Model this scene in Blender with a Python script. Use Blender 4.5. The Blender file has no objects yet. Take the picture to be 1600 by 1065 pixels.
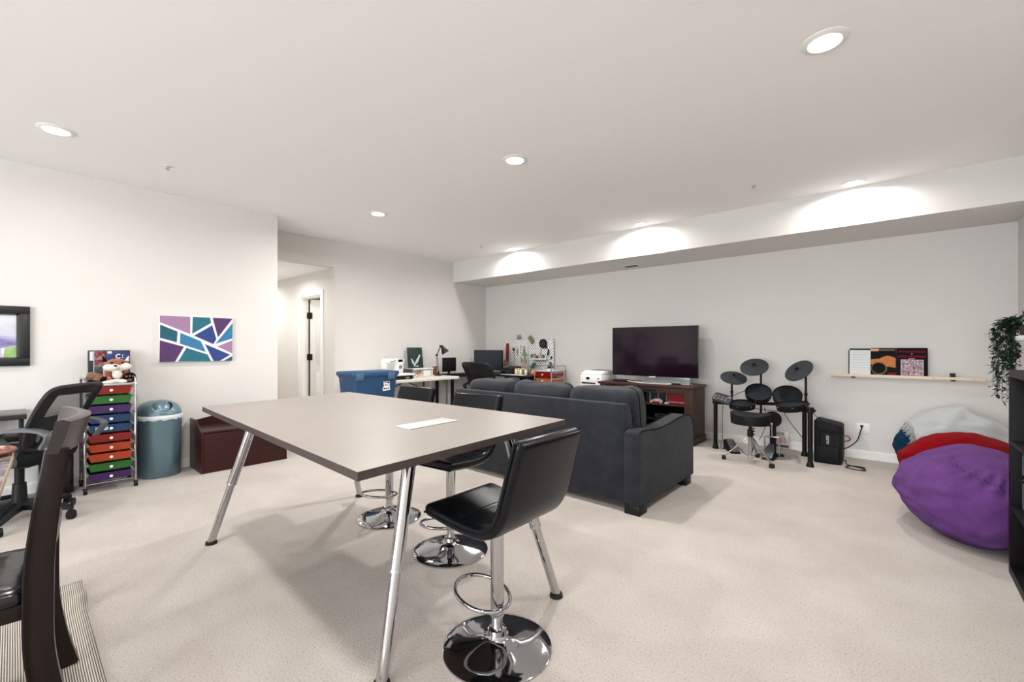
import bpy, bmesh, math, random
from mathutils import Vector, Matrix, Euler, noise

PI = math.pi
R = math.radians
S = bpy.context.scene
C = S.collection
random.seed(7)

# ------------------------------------------------------------------ camera
cam_d = bpy.data.cameras.new('camera')
cam = bpy.data.objects.new('camera', cam_d)
C.objects.link(cam)
cam.location = (0, 0, 1.228)
cam.rotation_euler = (R(90), 0, R(41.3))
cam_d.sensor_width = 36
cam_d.lens = 685 / 1600 * 36
cam_d.shift_y = 8 / 1600
cam_d.clip_start = 0.05
S.camera = cam

# ------------------------------------------------------------------ world, exposure
S.view_settings.view_transform = 'Standard'
S.view_settings.look = 'None'
S.view_settings.gamma = 1
S.view_settings.use_curve_mapping = False
S.view_settings.exposure = 0.58
w = bpy.data.worlds.new('world')
S.world = w
w.use_nodes = True
w.node_tree.nodes['Background'].inputs[0].default_value = (0.9, 0.95, 1, 1)
w.node_tree.nodes['Background'].inputs[1].default_value = 0.3

LAMP_W = 14.0        # each recessed downlight
WINDOW_FILL_W = 225.0      # fill light at the added, unseen window behind the camera


def area_light(name, loc, rot, sx, sy, power, col=(1, 1, 1), shape='RECTANGLE', spread=180, parent=None):
    d = bpy.data.lights.new(name, 'AREA')
    d.shape = shape
    d.size = sx
    if shape in ('RECTANGLE', 'ELLIPSE'):
        d.size_y = sy
    d.energy = power
    d.color = col
    d.spread = R(spread)
    o = bpy.data.objects.new(name, d)
    C.objects.link(o)
    o.location = loc
    o.rotation_euler = rot
    if parent:
        o.parent = parent
    return o


# room constants
H = 2.74; XL = -5.44; XF = -6.06; YW = 6.13; XR = 0.84; YB = -5.6; YS = 5.28; SZ = 2.38
area_light('added_window_fill', (-1.05, YB + 0.02, 1.35), (R(90), 0, 0), 3.4, 1.9, WINDOW_FILL_W, (0.90, 0.955, 1.0))  # out-of-view area light added as fill for the room


# ------------------------------------------------------------------ materials
def lin(v):
    v /= 255
    return v / 12.92 if v <= 0.04045 else ((v + 0.055) / 1.055) ** 2.4


def rgb(r, g, b):
    return (lin(r), lin(g), lin(b), 1)


def mat(name, col, rough=0.5, metal=0.0, var=None, bump=None, spec=0.5, sheen=0, coat=0, emit=None, alpha=1, trans=0, stretch=None, ior=None):
    """var=(scale, darker, lighter) mottling, bump=(scale, strength), stretch scales the texture space"""
    m = bpy.data.materials.new(name)
    m.use_nodes = True
    nt = m.node_tree
    b = nt.nodes['Principled BSDF']
    b.inputs['Base Color'].default_value = col
    b.inputs['Roughness'].default_value = rough
    b.inputs['Metallic'].default_value = metal
    b.inputs['Specular IOR Level'].default_value = spec
    if sheen:
        b.inputs['Sheen Weight'].default_value = sheen
        b.inputs['Sheen Roughness'].default_value = 0.6
    if coat:
        b.inputs['Coat Weight'].default_value = coat
        b.inputs['Coat Roughness'].default_value = 0.15
    if trans:
        b.inputs['Transmission Weight'].default_value = trans
    if ior:
        b.inputs['IOR'].default_value = ior
    if alpha < 1:
        b.inputs['Alpha'].default_value = alpha
    if emit:
        b.inputs['Emission Color'].default_value = emit[0]
        b.inputs['Emission Strength'].default_value = emit[1]
    if var or bump:
        tc = nt.nodes.new('ShaderNodeTexCoord')
        mp = nt.nodes.new('ShaderNodeMapping')
        nt.links.new(tc.outputs['Object'], mp.inputs[0])
        if stretch:
            mp.inputs['Scale'].default_value = stretch
        if var:
            n = nt.nodes.new('ShaderNodeTexNoise')
            n.inputs['Scale'].default_value = var[0]
            n.inputs['Detail'].default_value = 5
            n.inputs['Roughness'].default_value = 0.62
            nt.links.new(mp.outputs[0], n.inputs[0])
            r = nt.nodes.new('ShaderNodeValToRGB')
            r.color_ramp.elements[0].position = 0.3
            r.color_ramp.elements[1].position = 0.7
            r.color_ramp.elements[0].color = tuple(c * var[1] for c in col[:3]) + (1,)
            r.color_ramp.elements[1].color = tuple(min(1, c * var[2]) for c in col[:3]) + (1,)
            nt.links.new(n.outputs[0], r.inputs[0])
            nt.links.new(r.outputs[0], b.inputs['Base Color'])
        if bump:
            n2 = nt.nodes.new('ShaderNodeTexNoise')
            n2.inputs['Scale'].default_value = bump[0]
            n2.inputs['Detail'].default_value = 4
            nt.links.new(mp.outputs[0], n2.inputs[0])
            bp = nt.nodes.new('ShaderNodeBump')
            bp.inputs['Strength'].default_value = bump[1]
            bp.inputs['Distance'].default_value = 0.01
            nt.links.new(n2.outputs[0], bp.inputs['Height'])
            nt.links.new(bp.outputs[0], b.inputs['Normal'])
    return m


def carpet_mat():
    m = bpy.data.materials.new('beige_carpet')
    m.use_nodes = True
    nt = m.node_tree
    b = nt.nodes['Principled BSDF']
    b.inputs['Roughness'].default_value = 1
    b.inputs['Specular IOR Level'].default_value = 0.1
    b.inputs['Sheen Weight'].default_value = 0.15
    tc = nt.nodes.new('ShaderNodeTexCoord')
    fine = nt.nodes.new('ShaderNodeTexNoise'); fine.inputs['Scale'].default_value = 120; fine.inputs['Detail'].default_value = 4; fine.inputs['Roughness'].default_value = 0.75
    big = nt.nodes.new('ShaderNodeTexNoise'); big.inputs['Scale'].default_value = 2.6; big.inputs['Detail'].default_value = 3
    for n in (fine, big):
        nt.links.new(tc.outputs['Object'], n.inputs[0])
    r1 = nt.nodes.new('ShaderNodeValToRGB')
    e = r1.color_ramp.elements
    e[0].position = 0.31; e[0].color = rgb(132, 120, 110)
    e[1].position = 0.44; e[1].color = rgb(191, 182, 175)
    e2 = r1.color_ramp.elements.new(0.75); e2.color = rgb(205, 197, 191)
    nt.links.new(fine.outputs[0], r1.inputs[0])
    r2 = nt.nodes.new('ShaderNodeValToRGB')
    r2.color_ramp.elements[0].position = 0.35; r2.color_ramp.elements[0].color = (0.86, 0.84, 0.82, 1)
    r2.color_ramp.elements[1].position = 0.65; r2.color_ramp.elements[1].color = (1, 1, 1, 1)
    nt.links.new(big.outputs[0], r2.inputs[0])
    mx = nt.nodes.new('ShaderNodeMix'); mx.data_type = 'RGBA'; mx.blend_type = 'MULTIPLY'
    mx.inputs['Factor'].default_value = 0.75
    nt.links.new(r1.outputs[0], mx.inputs['A']); nt.links.new(r2.outputs[0], mx.inputs['B'])
    nt.links.new(mx.outputs['Result'], b.inputs['Base Color'])
    bp = nt.nodes.new('ShaderNodeBump'); bp.inputs['Strength'].default_value = 0.55; bp.inputs['Distance'].default_value = 0.012
    nt.links.new(fine.outputs[0], bp.inputs['Height']); nt.links.new(bp.outputs[0], b.inputs['Normal'])
    return m


def stripe_net_mat(name, col, scale, hole, axis='X', open_frac=0.45):
    """fabric net with real see-through gaps between the threads"""
    m = bpy.data.materials.new(name)
    m.use_nodes = True
    nt = m.node_tree
    b = nt.nodes['Principled BSDF']
    b.inputs['Base Color'].default_value = col
    b.inputs['Roughness'].default_value = 0.8
    tc = nt.nodes.new('ShaderNodeTexCoord')
    wv = nt.nodes.new('ShaderNodeTexWave'); wv.bands_direction = axis
    wv.inputs['Scale'].default_value = scale
    nt.links.new(tc.outputs['Object'], wv.inputs[0])
    gt = nt.nodes.new('ShaderNodeMath'); gt.operation = 'GREATER_THAN'; gt.inputs[1].default_value = open_frac
    nt.links.new(wv.outputs[1], gt.inputs[0])
    nt.links.new(gt.outputs[0], b.inputs['Alpha'])
    return m


def band_mat(name, a, bcol, scale, axis='Y', rough=0.9, dist=0.4):
    m = bpy.data.materials.new(name)
    m.use_nodes = True
    nt = m.node_tree
    b = nt.nodes['Principled BSDF']
    b.inputs['Roughness'].default_value = rough
    tc = nt.nodes.new('ShaderNodeTexCoord')
    wv = nt.nodes.new('ShaderNodeTexWave'); wv.bands_direction = axis
    wv.inputs['Scale'].default_value = scale; wv.inputs['Distortion'].default_value = dist
    wv.inputs['Detail'].default_value = 2; wv.inputs['Detail Scale'].default_value = 3
    nt.links.new(tc.outputs['Object'], wv.inputs[0])
    r = nt.nodes.new('ShaderNodeValToRGB')
    r.color_ramp.elements[0].color = a; r.color_ramp.elements[0].position = 0.3
    r.color_ramp.elements[1].color = bcol; r.color_ramp.elements[1].position = 0.6
    nt.links.new(wv.outputs[0], r.inputs[0])
    nt.links.new(r.outputs[0], b.inputs['Base Color'])
    bp = nt.nodes.new('ShaderNodeBump'); bp.inputs['Strength'].default_value = 0.4; bp.inputs['Distance'].default_value = 0.004
    nt.links.new(wv.outputs[1], bp.inputs['Height']); nt.links.new(bp.outputs[0], b.inputs['Normal'])
    return m


def blotch_mat(name, cols, scale=6, rough=0.5, stretch=None, detail=3, swirl=0.0):
    m = bpy.data.materials.new(name)
    m.use_nodes = True
    nt = m.node_tree
    b = nt.nodes['Principled BSDF']
    b.inputs['Roughness'].default_value = rough
    tc = nt.nodes.new('ShaderNodeTexCoord')
    mp = nt.nodes.new('ShaderNodeMapping')
    if stretch:
        mp.inputs['Scale'].default_value = stretch
    n = nt.nodes.new('ShaderNodeTexNoise'); n.inputs['Scale'].default_value = scale; n.inputs['Detail'].default_value = detail; n.inputs['Distortion'].default_value = swirl
    nt.links.new(tc.outputs['Object'], mp.inputs[0]); nt.links.new(mp.outputs[0], n.inputs[0])
    r = nt.nodes.new('ShaderNodeValToRGB')
    el = r.color_ramp.elements
    k = len(cols)
    el[0].position = 0.3; el[0].color = cols[0]
    el[1].position = 0.7; el[1].color = cols[-1]
    for i in range(1, k - 1):
        x = el.new(0.3 + 0.4 * i / (k - 1)); x.color = cols[i]
    nt.links.new(n.outputs[0], r.inputs[0]); nt.links.new(r.outputs[0], b.inputs['Base Color'])
    return m


WALL = mat('warm_white_wall_paint', rgb(221, 218, 214), 0.9, var=(1.5, 0.985, 1.01), bump=(350, 0.04), spec=0.2)
CEIL = mat('ceiling_paint', rgb(246, 245, 244), 0.95, bump=(250, 0.05), spec=0.2)
TRIM = mat('white_trim_paint', rgb(240, 239, 236), 0.45)
CARPET = carpet_mat()
CHROME = mat('chrome', (0.5, 0.5, 0.51, 1), 0.06, 1, bump=(3, 0.01))
STEEL = mat('brushed_steel', (0.6, 0.6, 0.61, 1), 0.25, 1, bump=(40, 0.02))
LEATHER = mat('black_leather', rgb(8, 11, 16), 0.28, var=(14, 0.75, 1.2), bump=(200, 0.05), spec=0.22)
BLACKP = mat('black_plastic', rgb(15, 16, 18), 0.45, bump=(300, 0.05), spec=0.3)
BLACKG = mat('gloss_black', rgb(14, 14, 16), 0.15)
DARKG = mat('dark_grey_plastic', rgb(62, 66, 70), 0.45, bump=(200, 0.04))
GREYP = mat('grey_plastic', rgb(128, 131, 134), 0.4, bump=(200, 0.03))
WHITEP = mat('white_plastic', rgb(236, 236, 234), 0.4, bump=(150, 0.02))
RUBBER = mat('black_rubber', rgb(20, 20, 20), 0.85)
TABLETOP = mat('taupe_laminate', rgb(144, 136, 130), 0.38, var=(3, 0.96, 1.04), spec=0.4)
TABLEEDGE = mat('dark_taupe_edge_band', rgb(68, 58, 55), 0.5, spec=0.3, var=(20, 0.9, 1.1))
SOFA = mat('charcoal_sofa_fabric', rgb(40, 42, 48), 0.95, var=(9, 0.75, 1.25), bump=(420, 0.3), spec=0.1, sheen=0.08)
SOFA_L = mat('charcoal_cushion_fabric', rgb(46, 48, 53), 0.95, var=(7, 0.72, 1.3), bump=(300, 0.35), spec=0.1, sheen=0.1)
PIPE = mat('black_piping', rgb(13, 14, 16), 0.9, spec=0.2)
ESPRESSO = mat('espresso_wood', rgb(26, 17, 15), 0.3, spec=0.25, var=(9, 0.7, 1.3), stretch=(1, 1, 0.12), bump=(60, 0.05))
MAHOG = mat('mahogany_wood', rgb(50, 20, 18), 0.38, spec=0.3, var=(6, 0.75, 1.25), stretch=(1, 0.12, 1), bump=(50, 0.04))
BLACKWOOD = mat('black_brown_wood', rgb(11, 10, 10), 0.5, spec=0.15, var=(8, 0.75, 1.25), stretch=(1, 0.15, 1), bump=(60, 0.05))
TVWOOD = mat('dark_walnut_wood', rgb(66, 41, 33), 0.5, spec=0.3, var=(7, 0.6, 1.3), stretch=(0.2, 1, 1), bump=(60, 0.08))
TVWOODV = mat('dark_walnut_wood_upright', rgb(58, 39, 32), 0.5, spec=0.3, var=(7, 0.6, 1.3), stretch=(1, 1, 0.15), bump=(60, 0.08))
PALEWOOD = mat('pale_birch_wood', rgb(226, 208, 188), 0.55, var=(8, 0.92, 1.05), stretch=(0.15, 1, 1))
BLACKDESK = mat('black_desk_laminate', rgb(17, 17, 19), 0.4, spec=0.3, var=(8, 0.85, 1.2))
GRANITE = mat('white_table_plastic', rgb(224, 221, 213), 0.5, var=(120, 0.93, 1.03), bump=(160, 0.05))


# ------------------------------------------------------------------ mesh helpers
class MB:
    """collects shapes (world coordinates minus org) into one mesh object"""
    def __init__(self, org=(0, 0, 0)):
        self.bm = bmesh.new()
        self.org = Vector(org)
        self.mi = 0

    def _add(self, tmp):
        me = bpy.data.meshes.new('t')
        for f in tmp.faces:
            f.material_index = self.mi
        tmp.to_mesh(me); tmp.free()
        self.bm.from_mesh(me)
        bpy.data.meshes.remove(me)
        return self

    def box(self, c, s, rot=None, bev=0.0, seg=2):
        t = bmesh.new()
        bmesh.ops.create_cube(t, size=1)
        bmesh.ops.scale(t, vec=s, verts=t.verts)
        if bev:
            bmesh.ops.bevel(t, geom=list(t.edges), offset=bev, segments=seg, profile=0.5, affect='EDGES')
        m = Matrix.Translation(c)
        if rot is not None:
            m = m @ (rot.to_4x4() if isinstance(rot, Matrix) else Euler(rot).to_matrix().to_4x4())
        bmesh.ops.transform(t, matrix=m, verts=t.verts)
        return self._add(t)

    def bb(self, x0, x1, y0, y1, z0, z1, bev=0.0, seg=2):
        return self.box(((x0 + x1) / 2, (y0 + y1) / 2, (z0 + z1) / 2), (abs(x1 - x0), abs(y1 - y0), abs(z1 - z0)), None, bev, seg)

    def cyl(self, p0, p1, r0, r1=None, seg=20, caps=True):
        p0 = Vector(p0); p1 = Vector(p1)
        r1 = r0 if r1 is None else r1
        t = bmesh.new()
        d = p1 - p0
        bmesh.ops.create_cone(t, cap_ends=caps, segments=seg, radius1=r0, radius2=r1, depth=d.length)
        q = d.to_track_quat('Z', 'Y').to_matrix().to_4x4()
        bmesh.ops.transform(t, matrix=Matrix.Translation((p0 + p1) / 2) @ q, verts=t.verts)
        return self._add(t)

    def sph(self, c, r, rot=None, u=20, v=12):
        t = bmesh.new()
        bmesh.ops.create_uvsphere(t, u_segments=u, v_segments=v, radius=1)
        if not hasattr(r, '__len__'):
            r = (r, r, r)
        m = Matrix.Translation(c)
        if rot is not None:
            m = m @ Euler(rot).to_matrix().to_4x4()
        m = m @ Matrix.Diagonal((r[0], r[1], r[2], 1))
        bmesh.ops.transform(t, matrix=m, verts=t.verts)
        return self._add(t)

    def loft(self, rings, closed=False, caps=True):
        t = bmesh.new()
        vs = [[t.verts.new(p) for p in ring] for ring in rings]
        n = len(vs[0])
        k = len(vs)
        for i in range(k if closed else k - 1):
            a, b = vs[i], vs[(i + 1) % k]
            for j in range(n):
                try:
                    t.faces.new((a[j], a[(j + 1) % n], b[(j + 1) % n], b[j]))
                except ValueError:
                    pass
        if caps and not closed:
            t.faces.new(list(reversed(vs[0]))); t.faces.new(vs[-1])
        bmesh.ops.recalc_face_normals(t, faces=t.faces)
        return self._add(t)

    def tube(self, pts, r, seg=8, closed=False, smooth=0):
        pts = [Vector(p) for p in pts]
        if smooth:
            pts = catmull(pts, smooth, closed)
        rings = []
        n = len(pts)
        prev = None
        for i, p in enumerate(pts):
            if closed:
                d = pts[(i + 1) % n] - pts[i - 1]
            else:
                d = pts[min(i + 1, n - 1)] - pts[max(i - 1, 0)]
            d.normalize()
            if prev is None:
                up = Vector((0, 0, 1)) if abs(d.z) < 0.9 else Vector((1, 0, 0))
                a = d.cross(up).normalized()
            else:
                a = (prev - d * prev.dot(d)).normalized()
            prev = a
            b = d.cross(a)
            rr = r[i * len(r) // n] if hasattr(r, '__len__') else r
            rings.append([p + (a * math.cos(2 * PI * j / seg) + b * math.sin(2 * PI * j / seg)) * rr for j in range(seg)])
        return self.loft(rings, closed)

    def lathe(self, prof, c=(0, 0, 0), seg=32, rot=None, arc=(0, 2 * PI)):
        m = Matrix.Translation(c)
        if rot is not None:
            m = m @ (rot.to_4x4() if isinstance(rot, Matrix) else Euler(rot).to_matrix().to_4x4())
        t = bmesh.new()
        rows = []
        for (r, z) in prof:
            if r < 1e-6:
                rows.append([t.verts.new(m @ Vector((0, 0, z)))])
            else:
                rows.append([t.verts.new(m @ Vector((r * math.cos(2 * PI * j / seg), r * math.sin(2 * PI * j / seg), z))) for j in range(seg)])
        for a, b in zip(rows, rows[1:]):
            for j in range(seg):
                k = (j + 1) % seg
                if len(a) == 1 and len(b) == 1:
                    continue
                if len(a) == 1:
                    t.faces.new((a[0], b[j], b[k]))
                elif len(b) == 1:
                    t.faces.new((a[j], a[k], b[0]))
                else:
                    t.faces.new((a[j], a[k], b[k], b[j]))
        bmesh.ops.recalc_face_normals(t, faces=t.faces)
        return self._add(t)

    def prism(self, poly, a, b, axis='Z', bev=0.0):
        """extrude a 2D polygon; axis Z: poly=(x,y); X: poly=(y,z); Y: poly=(x,z)"""
        def P3(p, h):
            return {'Z': (p[0], p[1], h), 'X': (h, p[0], p[1]), 'Y': (p[0], h, p[1])}[axis]
        t = bmesh.new()
        lo = [t.verts.new(P3(p, a)) for p in poly]
        hi = [t.verts.new(P3(p, b)) for p in poly]
        n = len(poly)
        t.faces.new(lo); t.faces.new(list(reversed(hi)))
        for i in range(n):
            t.faces.new((lo[i], hi[i], hi[(i + 1) % n], lo[(i + 1) % n]))
        bmesh.ops.recalc_face_normals(t, faces=t.faces)
        if bev:
            bmesh.ops.bevel(t, geom=list(t.edges), offset=bev, segments=2, profile=0.5, affect='EDGES')
        return self._add(t)

    def grid(self, fn, nu, nv, closed_u=False):
        t = bmesh.new()
        vs = [[t.verts.new(fn(i / (nu if closed_u else nu - 1), j / (nv - 1))) for j in range(nv)] for i in range(nu)]
        for i in range(nu if closed_u else nu - 1):
            for j in range(nv - 1):
                k = (i + 1) % nu
                t.faces.new((vs[i][j], vs[k][j], vs[k][j + 1], vs[i][j + 1]))
        bmesh.ops.recalc_face_normals(t, faces=t.faces)
        return self._add(t)

    def build(self, name, m, parent=None, angle=38, smooth=True):
        bm = self.bm
        bmesh.ops.translate(bm, vec=-self.org, verts=bm.verts)
        bm.normal_update()
        if smooth:
            ca = R(angle)
            for f in bm.faces:
                f.smooth = True
            for e in bm.edges:
                if len(e.link_faces) == 2 and e.calc_face_angle(0) > ca:
                    e.smooth = False
        me = bpy.data.meshes.new(name)
        bm.to_mesh(me); bm.free()
        for x in (m if isinstance(m, (list, tuple)) else [m]):
            me.materials.append(x)
        o = bpy.data.objects.new(name, me)
        C.objects.link(o)
        if parent is not None:
            o.parent = parent
        elif self.org.length > 0:
            o.location = self.org
        return o


def catmull(P, k, closed=False):
    out = []
    n = len(P)
    for i in range(n if closed else n - 1):
        p1, p2 = P[i], P[(i + 1) % n]
        p0 = P[i - 1] if (closed or i > 0) else p1 * 2 - p2
        p3 = P[(i + 2) % n] if (closed or i + 2 < n) else p2 * 2 - p1
        for j in range(k):
            t = j / k
            out.append(0.5 * ((2 * p1) + (p2 - p0) * t + (2 * p0 - 5 * p1 + 4 * p2 - p3) * t * t + (3 * p1 - p0 - 3 * p2 + p3) * t ** 3))
    if not closed:
        out.append(P[-1])
    return out


def rrect(w, d, r, n=4):
    """rounded rectangle outline, centred"""
    out = []
    for (sx, sy, a0) in ((1, 1, 0), (-1, 1, 90), (-1, -1, 180), (1, -1, 270)):
        for i in range(n + 1):
            a = R(a0 + 90 * i / n)
            out.append((sx * (w / 2 - r) + r * math.cos(a), sy * (d / 2 - r) + r * math.sin(a)))
    return out


def thing(name, label, cat, loc=(0, 0, 0), rotz=0.0, group=None):
    o = bpy.data.objects.new(name, None)
    o.empty_display_size = 0.1
    C.objects.link(o)
    o.location = loc
    o.rotation_euler = (0, 0, R(rotz))
    return tag(o, label, cat, group)


def tag(o, label, cat, group=None):
    o['label'] = label
    o['category'] = cat
    if group:
        o['group'] = group
    return o


def struct(o):
    o['kind'] = 'structure'
    return o


def lettering(s, size, m, parent, loc, rot, name='lettering', align='CENTER', ext=0.0006, sx=1.0):
    cu = bpy.data.curves.new(name, 'FONT')
    cu.body = s
    cu.size = size
    cu.align_x = align
    cu.align_y = 'CENTER'
    cu.extrude = ext
    tmp = bpy.data.objects.new('tmp', cu)
    C.objects.link(tmp)
    dg = bpy.context.evaluated_depsgraph_get()
    me = bpy.data.meshes.new_from_object(tmp.evaluated_get(dg))
    bpy.data.objects.remove(tmp)
    me.name = name
    me.materials.clear()
    me.materials.append(m)
    o = bpy.data.objects.new(name, me)
    C.objects.link(o)
    o.parent = parent
    o.location = loc
    o.rotation_euler = rot
    o.scale = (sx, 1, 1)
    return o


def copy_tree(o, parent=None, link=True):
    c = o.copy()
    C.objects.link(c)
    if parent is not None:
        c.parent = parent
    for ch in list(o.children):
        if ch.type in {'MESH', 'EMPTY', 'LIGHT'}:
            copy_tree(ch, c)
    return c

# ================================================================== SETTING
XHE = -9.4                       # end of the hallway
struct(MB().bb(XHE - 0.2, XR + 0.2, YB - 0.2, YW + 0.2, -0.12, 0).build('floor', CARPET))
struct(MB().bb(XF - 0.02, XR + 0.2, YB - 0.2, YW + 0.2, H, H + 0.12).build('ceiling', CEIL))
struct(MB().bb(XL - 0.12, XL, YB - 0.12, 2.04, 0, H).build('wall_left', WALL))
wf = MB()
wf.bb(XF - 0.12, XF, 3.05, YW + 0.12, 0, H)
wf.bb(XF - 0.12, XF, 1.92, 3.05, 2.36, H)
wf.bb(XF - 0.12, XL - 0.12, 1.92, 2.04, 0, H)
struct(wf.build('wall_far', WALL))
struct(MB().bb(XF, XR + 0.12, YW, YW + 0.12, 0, H).build('wall_back', WALL))
struct(MB().bb(XR, XR + 0.12, YB - 0.12, YW, 0, H).build('wall_right', WALL))
wb = MB()
wb.bb(XL - 0.12, -2.85, YB - 0.12, YB, 0, H)
wb.bb(0.75, XR + 0.12, YB - 0.12, YB, 0, H)
wb.bb(-2.85, 0.75, YB - 0.12, YB, 0, 0.38)
wb.bb(-2.85, 0.75, YB - 0.12, YB, 2.32, H)
struct(wb.build('wall_front', WALL))
GLASS = mat('added_window_glass', (0.9, 0.95, 1, 1), 0.05, 0, trans=1, ior=1.45)
wn = MB()
for x in (-2.82, -1.05, 0.72):
    wn.bb(x - 0.03, x + 0.03, YB - 0.1, YB - 0.02, 0.38, 2.32)
for z in (0.41, 2.29):
    wn.bb(-2.85, 0.75, YB - 0.1, YB - 0.02, z - 0.03, z + 0.03)
win = struct(wn.build('added_window_1', TRIM))  # unseen window, added to go with the fill light
MB().bb(-2.8, 0.7, YB - 0.07, YB - 0.06, 0.44, 2.26).build('pane', GLASS, win)
struct(MB().bb(XF, XR, YS, YW, SZ, H).build('ceiling_soffit', WALL))

# hallway
struct(MB().bb(XHE, XF - 0.12, 1.92, 2.04, 0, 2.5).build('wall_hall_left', WALL))
wh = MB()
wh.bb(XHE, -7.17, 3.05, 3.17, 0, 2.36)
wh.bb(-6.48, XF - 0.12, 3.05, 3.17, 0, 2.36)
wh.bb(-7.17, -6.48, 3.05, 3.17, 2.0, 2.36)
struct(wh.build('wall_hall_right', WALL))
struct(MB().bb(XHE - 0.12, XHE, 1.92, 4.6, 0, 2.5).build('wall_hall_end', WALL))
struct(MB().bb(XHE, XF - 0.12, 2.04, 4.6, 2.36, 2.48).build('ceiling_hall', CEIL))
struct(MB().bb(XHE, XF - 0.12, 4.5, 4.62, 0, 2.36).build('wall_side_room', WALL))
cs = MB()
for x0, x1 in ((-7.245, -7.17), (-6.48, -6.405)):
    cs.bb(x0, x1, 3.03, 3.05, 0, 2.0, 0.004)
cs.bb(-7.245, -6.405, 3.03, 3.05, 2.0, 2.075, 0.004)
cs.bb(-7.17, -7.155, 3.05, 3.17, 0, 2.0)
cs.bb(-6.495, -6.48, 3.05, 3.17, 0, 2.0)
cs.bb(-7.155, -6.495, 3.05, 3.17, 1.985, 2.0)
dr = struct(cs.build('door_1', TRIM))
dl = MB().bb(-7.152, -7.117, 3.178, 3.83, 0.015, 1.98, 0.002)
leaf = dl.build('door_leaf', TRIM, dr)
pn = MB()
for z0, z1 in ((0.15, 0.8), (0.95, 1.85)):
    for y0, y1 in ((3.26, 3.45), (3.54, 3.74)):
        pn.bb(-7.117, -7.111, y0, y1, z0, z1, 0.004)
pn.build('raised_panel', TRIM, leaf)
MB().bb(-7.155, -7.147, 3.157, 3.176, 0.02, 1.98).build('door_gap_shade', mat('gap_shade_dark', rgb(30, 29, 28), 0.8), dr)  # dark strip put in as the shade of the door gap
for z in (1.72, 1.05, 0.25):
    hb = MB().bb(-7.155, -7.150, 3.13, 3.17, z - 0.05, z + 0.05, 0.002)
    hb.cyl((-7.142, 3.168, z - 0.05), (-7.142, 3.168, z + 0.05), 0.012)
    hb.bb(-7.147, -7.1125, 3.17, 3.2, z - 0.05, z + 0.05, 0.001)
    hb.build('hinge', BLACKP, dr)

# baseboards


def board(mb, x0, x1, y0, y1):
    mb.bb(x0, x1, y0, y1, 0, 0.078)
    ix = 0.005 if abs(x1 - x0) < abs(y1 - y0) else 0
    iy = 0.005 if not ix else 0
    mb.bb(x0 if ix and x0 in (XL, XF) else x0 + ix, x1 - ix if x0 in (XL, XF) else x1, y0 + iy if y1 == YW else y0, y1 if y1 == YW else y1 - iy, 0.078, 0.09)


b = MB(); board(b, XL, XL + 0.014, YB, 2.04); struct(b.build('baseboard_left', TRIM))
b = MB(); board(b, XF, XF + 0.014, 3.05, YW); struct(b.build('baseboard_far', TRIM))
b = MB(); board(b, XF, XR, YW - 0.014, YW); struct(b.build('baseboard_back', TRIM))
b = MB(); b.bb(XR - 0.014, XR, YB, YW - 0.014, 0, 0.09, 0.003); struct(b.build('baseboard_right', TRIM))
b = MB(); b.bb(-6.405, XF - 0.12, 3.036, 3.05, 0, 0.09, 0.003); b.bb(XHE, -7.245, 3.036, 3.05, 0, 0.09, 0.003); struct(b.build('baseboard_hall', TRIM))

# ================================================================== RECESSED LIGHTS
GLOW = mat('lamp_diffuser', (1, 1, 1, 1), 0.5, emit=((1, 0.96, 0.9, 1), 9.0))
LTRIM = mat('white_lamp_trim', rgb(238, 236, 232), 0.5)


def downlight(x, y, label, z=H, power=LAMP_W):
    t = thing('recessed_ceiling_light', label, 'ceiling light', (x, y, z), 0, 'recessed ceiling lights')
    MB().lathe([(0.068, -0.001), (0.072, -0.010), (0.085, -0.009), (0.101, -0.002), (0.102, 0.0)], seg=40).build('trim_ring', LTRIM, t)
    MB().lathe([(0.0, -0.006), (0.07, -0.004)], seg=40).build('diffuser', GLOW, t)
    area_light('downlight_lamp', (0, 0, -0.014), (0, 0, 0), 0.13, 0.13, power, (1.0, 0.98, 0.95), 'DISK', 165, t)
    return t


downlight(-0.27, 2.66, 'big round recessed ceiling light high on the right, nearest the camera', H, 12)
downlight(-4.42, 0.2, 'recessed ceiling light on the left, above the framed picture and office chair', H, 5.5)
downlight(-2.33, 2.69, 'recessed ceiling light in the middle, straight above the sofa', H, 23)
downlight(-4.45, 2.75, 'recessed ceiling light in front of the hallway opening', H, 23)
downlight(-0.3, 5.13, 'recessed ceiling light beside the soffit, above the book ledge')
downlight(-2.38, 5.13, 'recessed ceiling light beside the soffit, above the television')
downlight(-4.5, 5.13, 'recessed ceiling light beside the soffit, above the corner desk')
downlight(-2.35, 0.2, 'added unseen ceiling light above the near edge of the meeting table', H, 18)  # unseen lights added to brighten the room, from here until the hallway
downlight(-0.27, 0.2, 'added unseen ceiling light overhead of the camera')
downlight(-2.35, -2.3, 'added unseen ceiling light behind the camera, middle of the room')
downlight(-4.42, -2.3, 'added unseen ceiling light behind the camera, by the left wall', H, 5.5)
downlight(-0.27, -2.3, 'added unseen ceiling light behind the camera, by the right wall')
downlight(-6.9, 2.45, 'recessed light in the low hallway ceiling', 2.36, 8.5)
downlight(-8.3, 2.5, 'added unseen light at the far end of the hallway ceiling', 2.36, 9)  # extra unseen light, added to raise the hallway brightness
area_light('side_room_fill', (-6.7, 4.3, 2.2), (0, 0, 0), 0.6, 0.4, 14, (1, 0.97, 0.93))  # unseen area light added to brighten the side room


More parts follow.
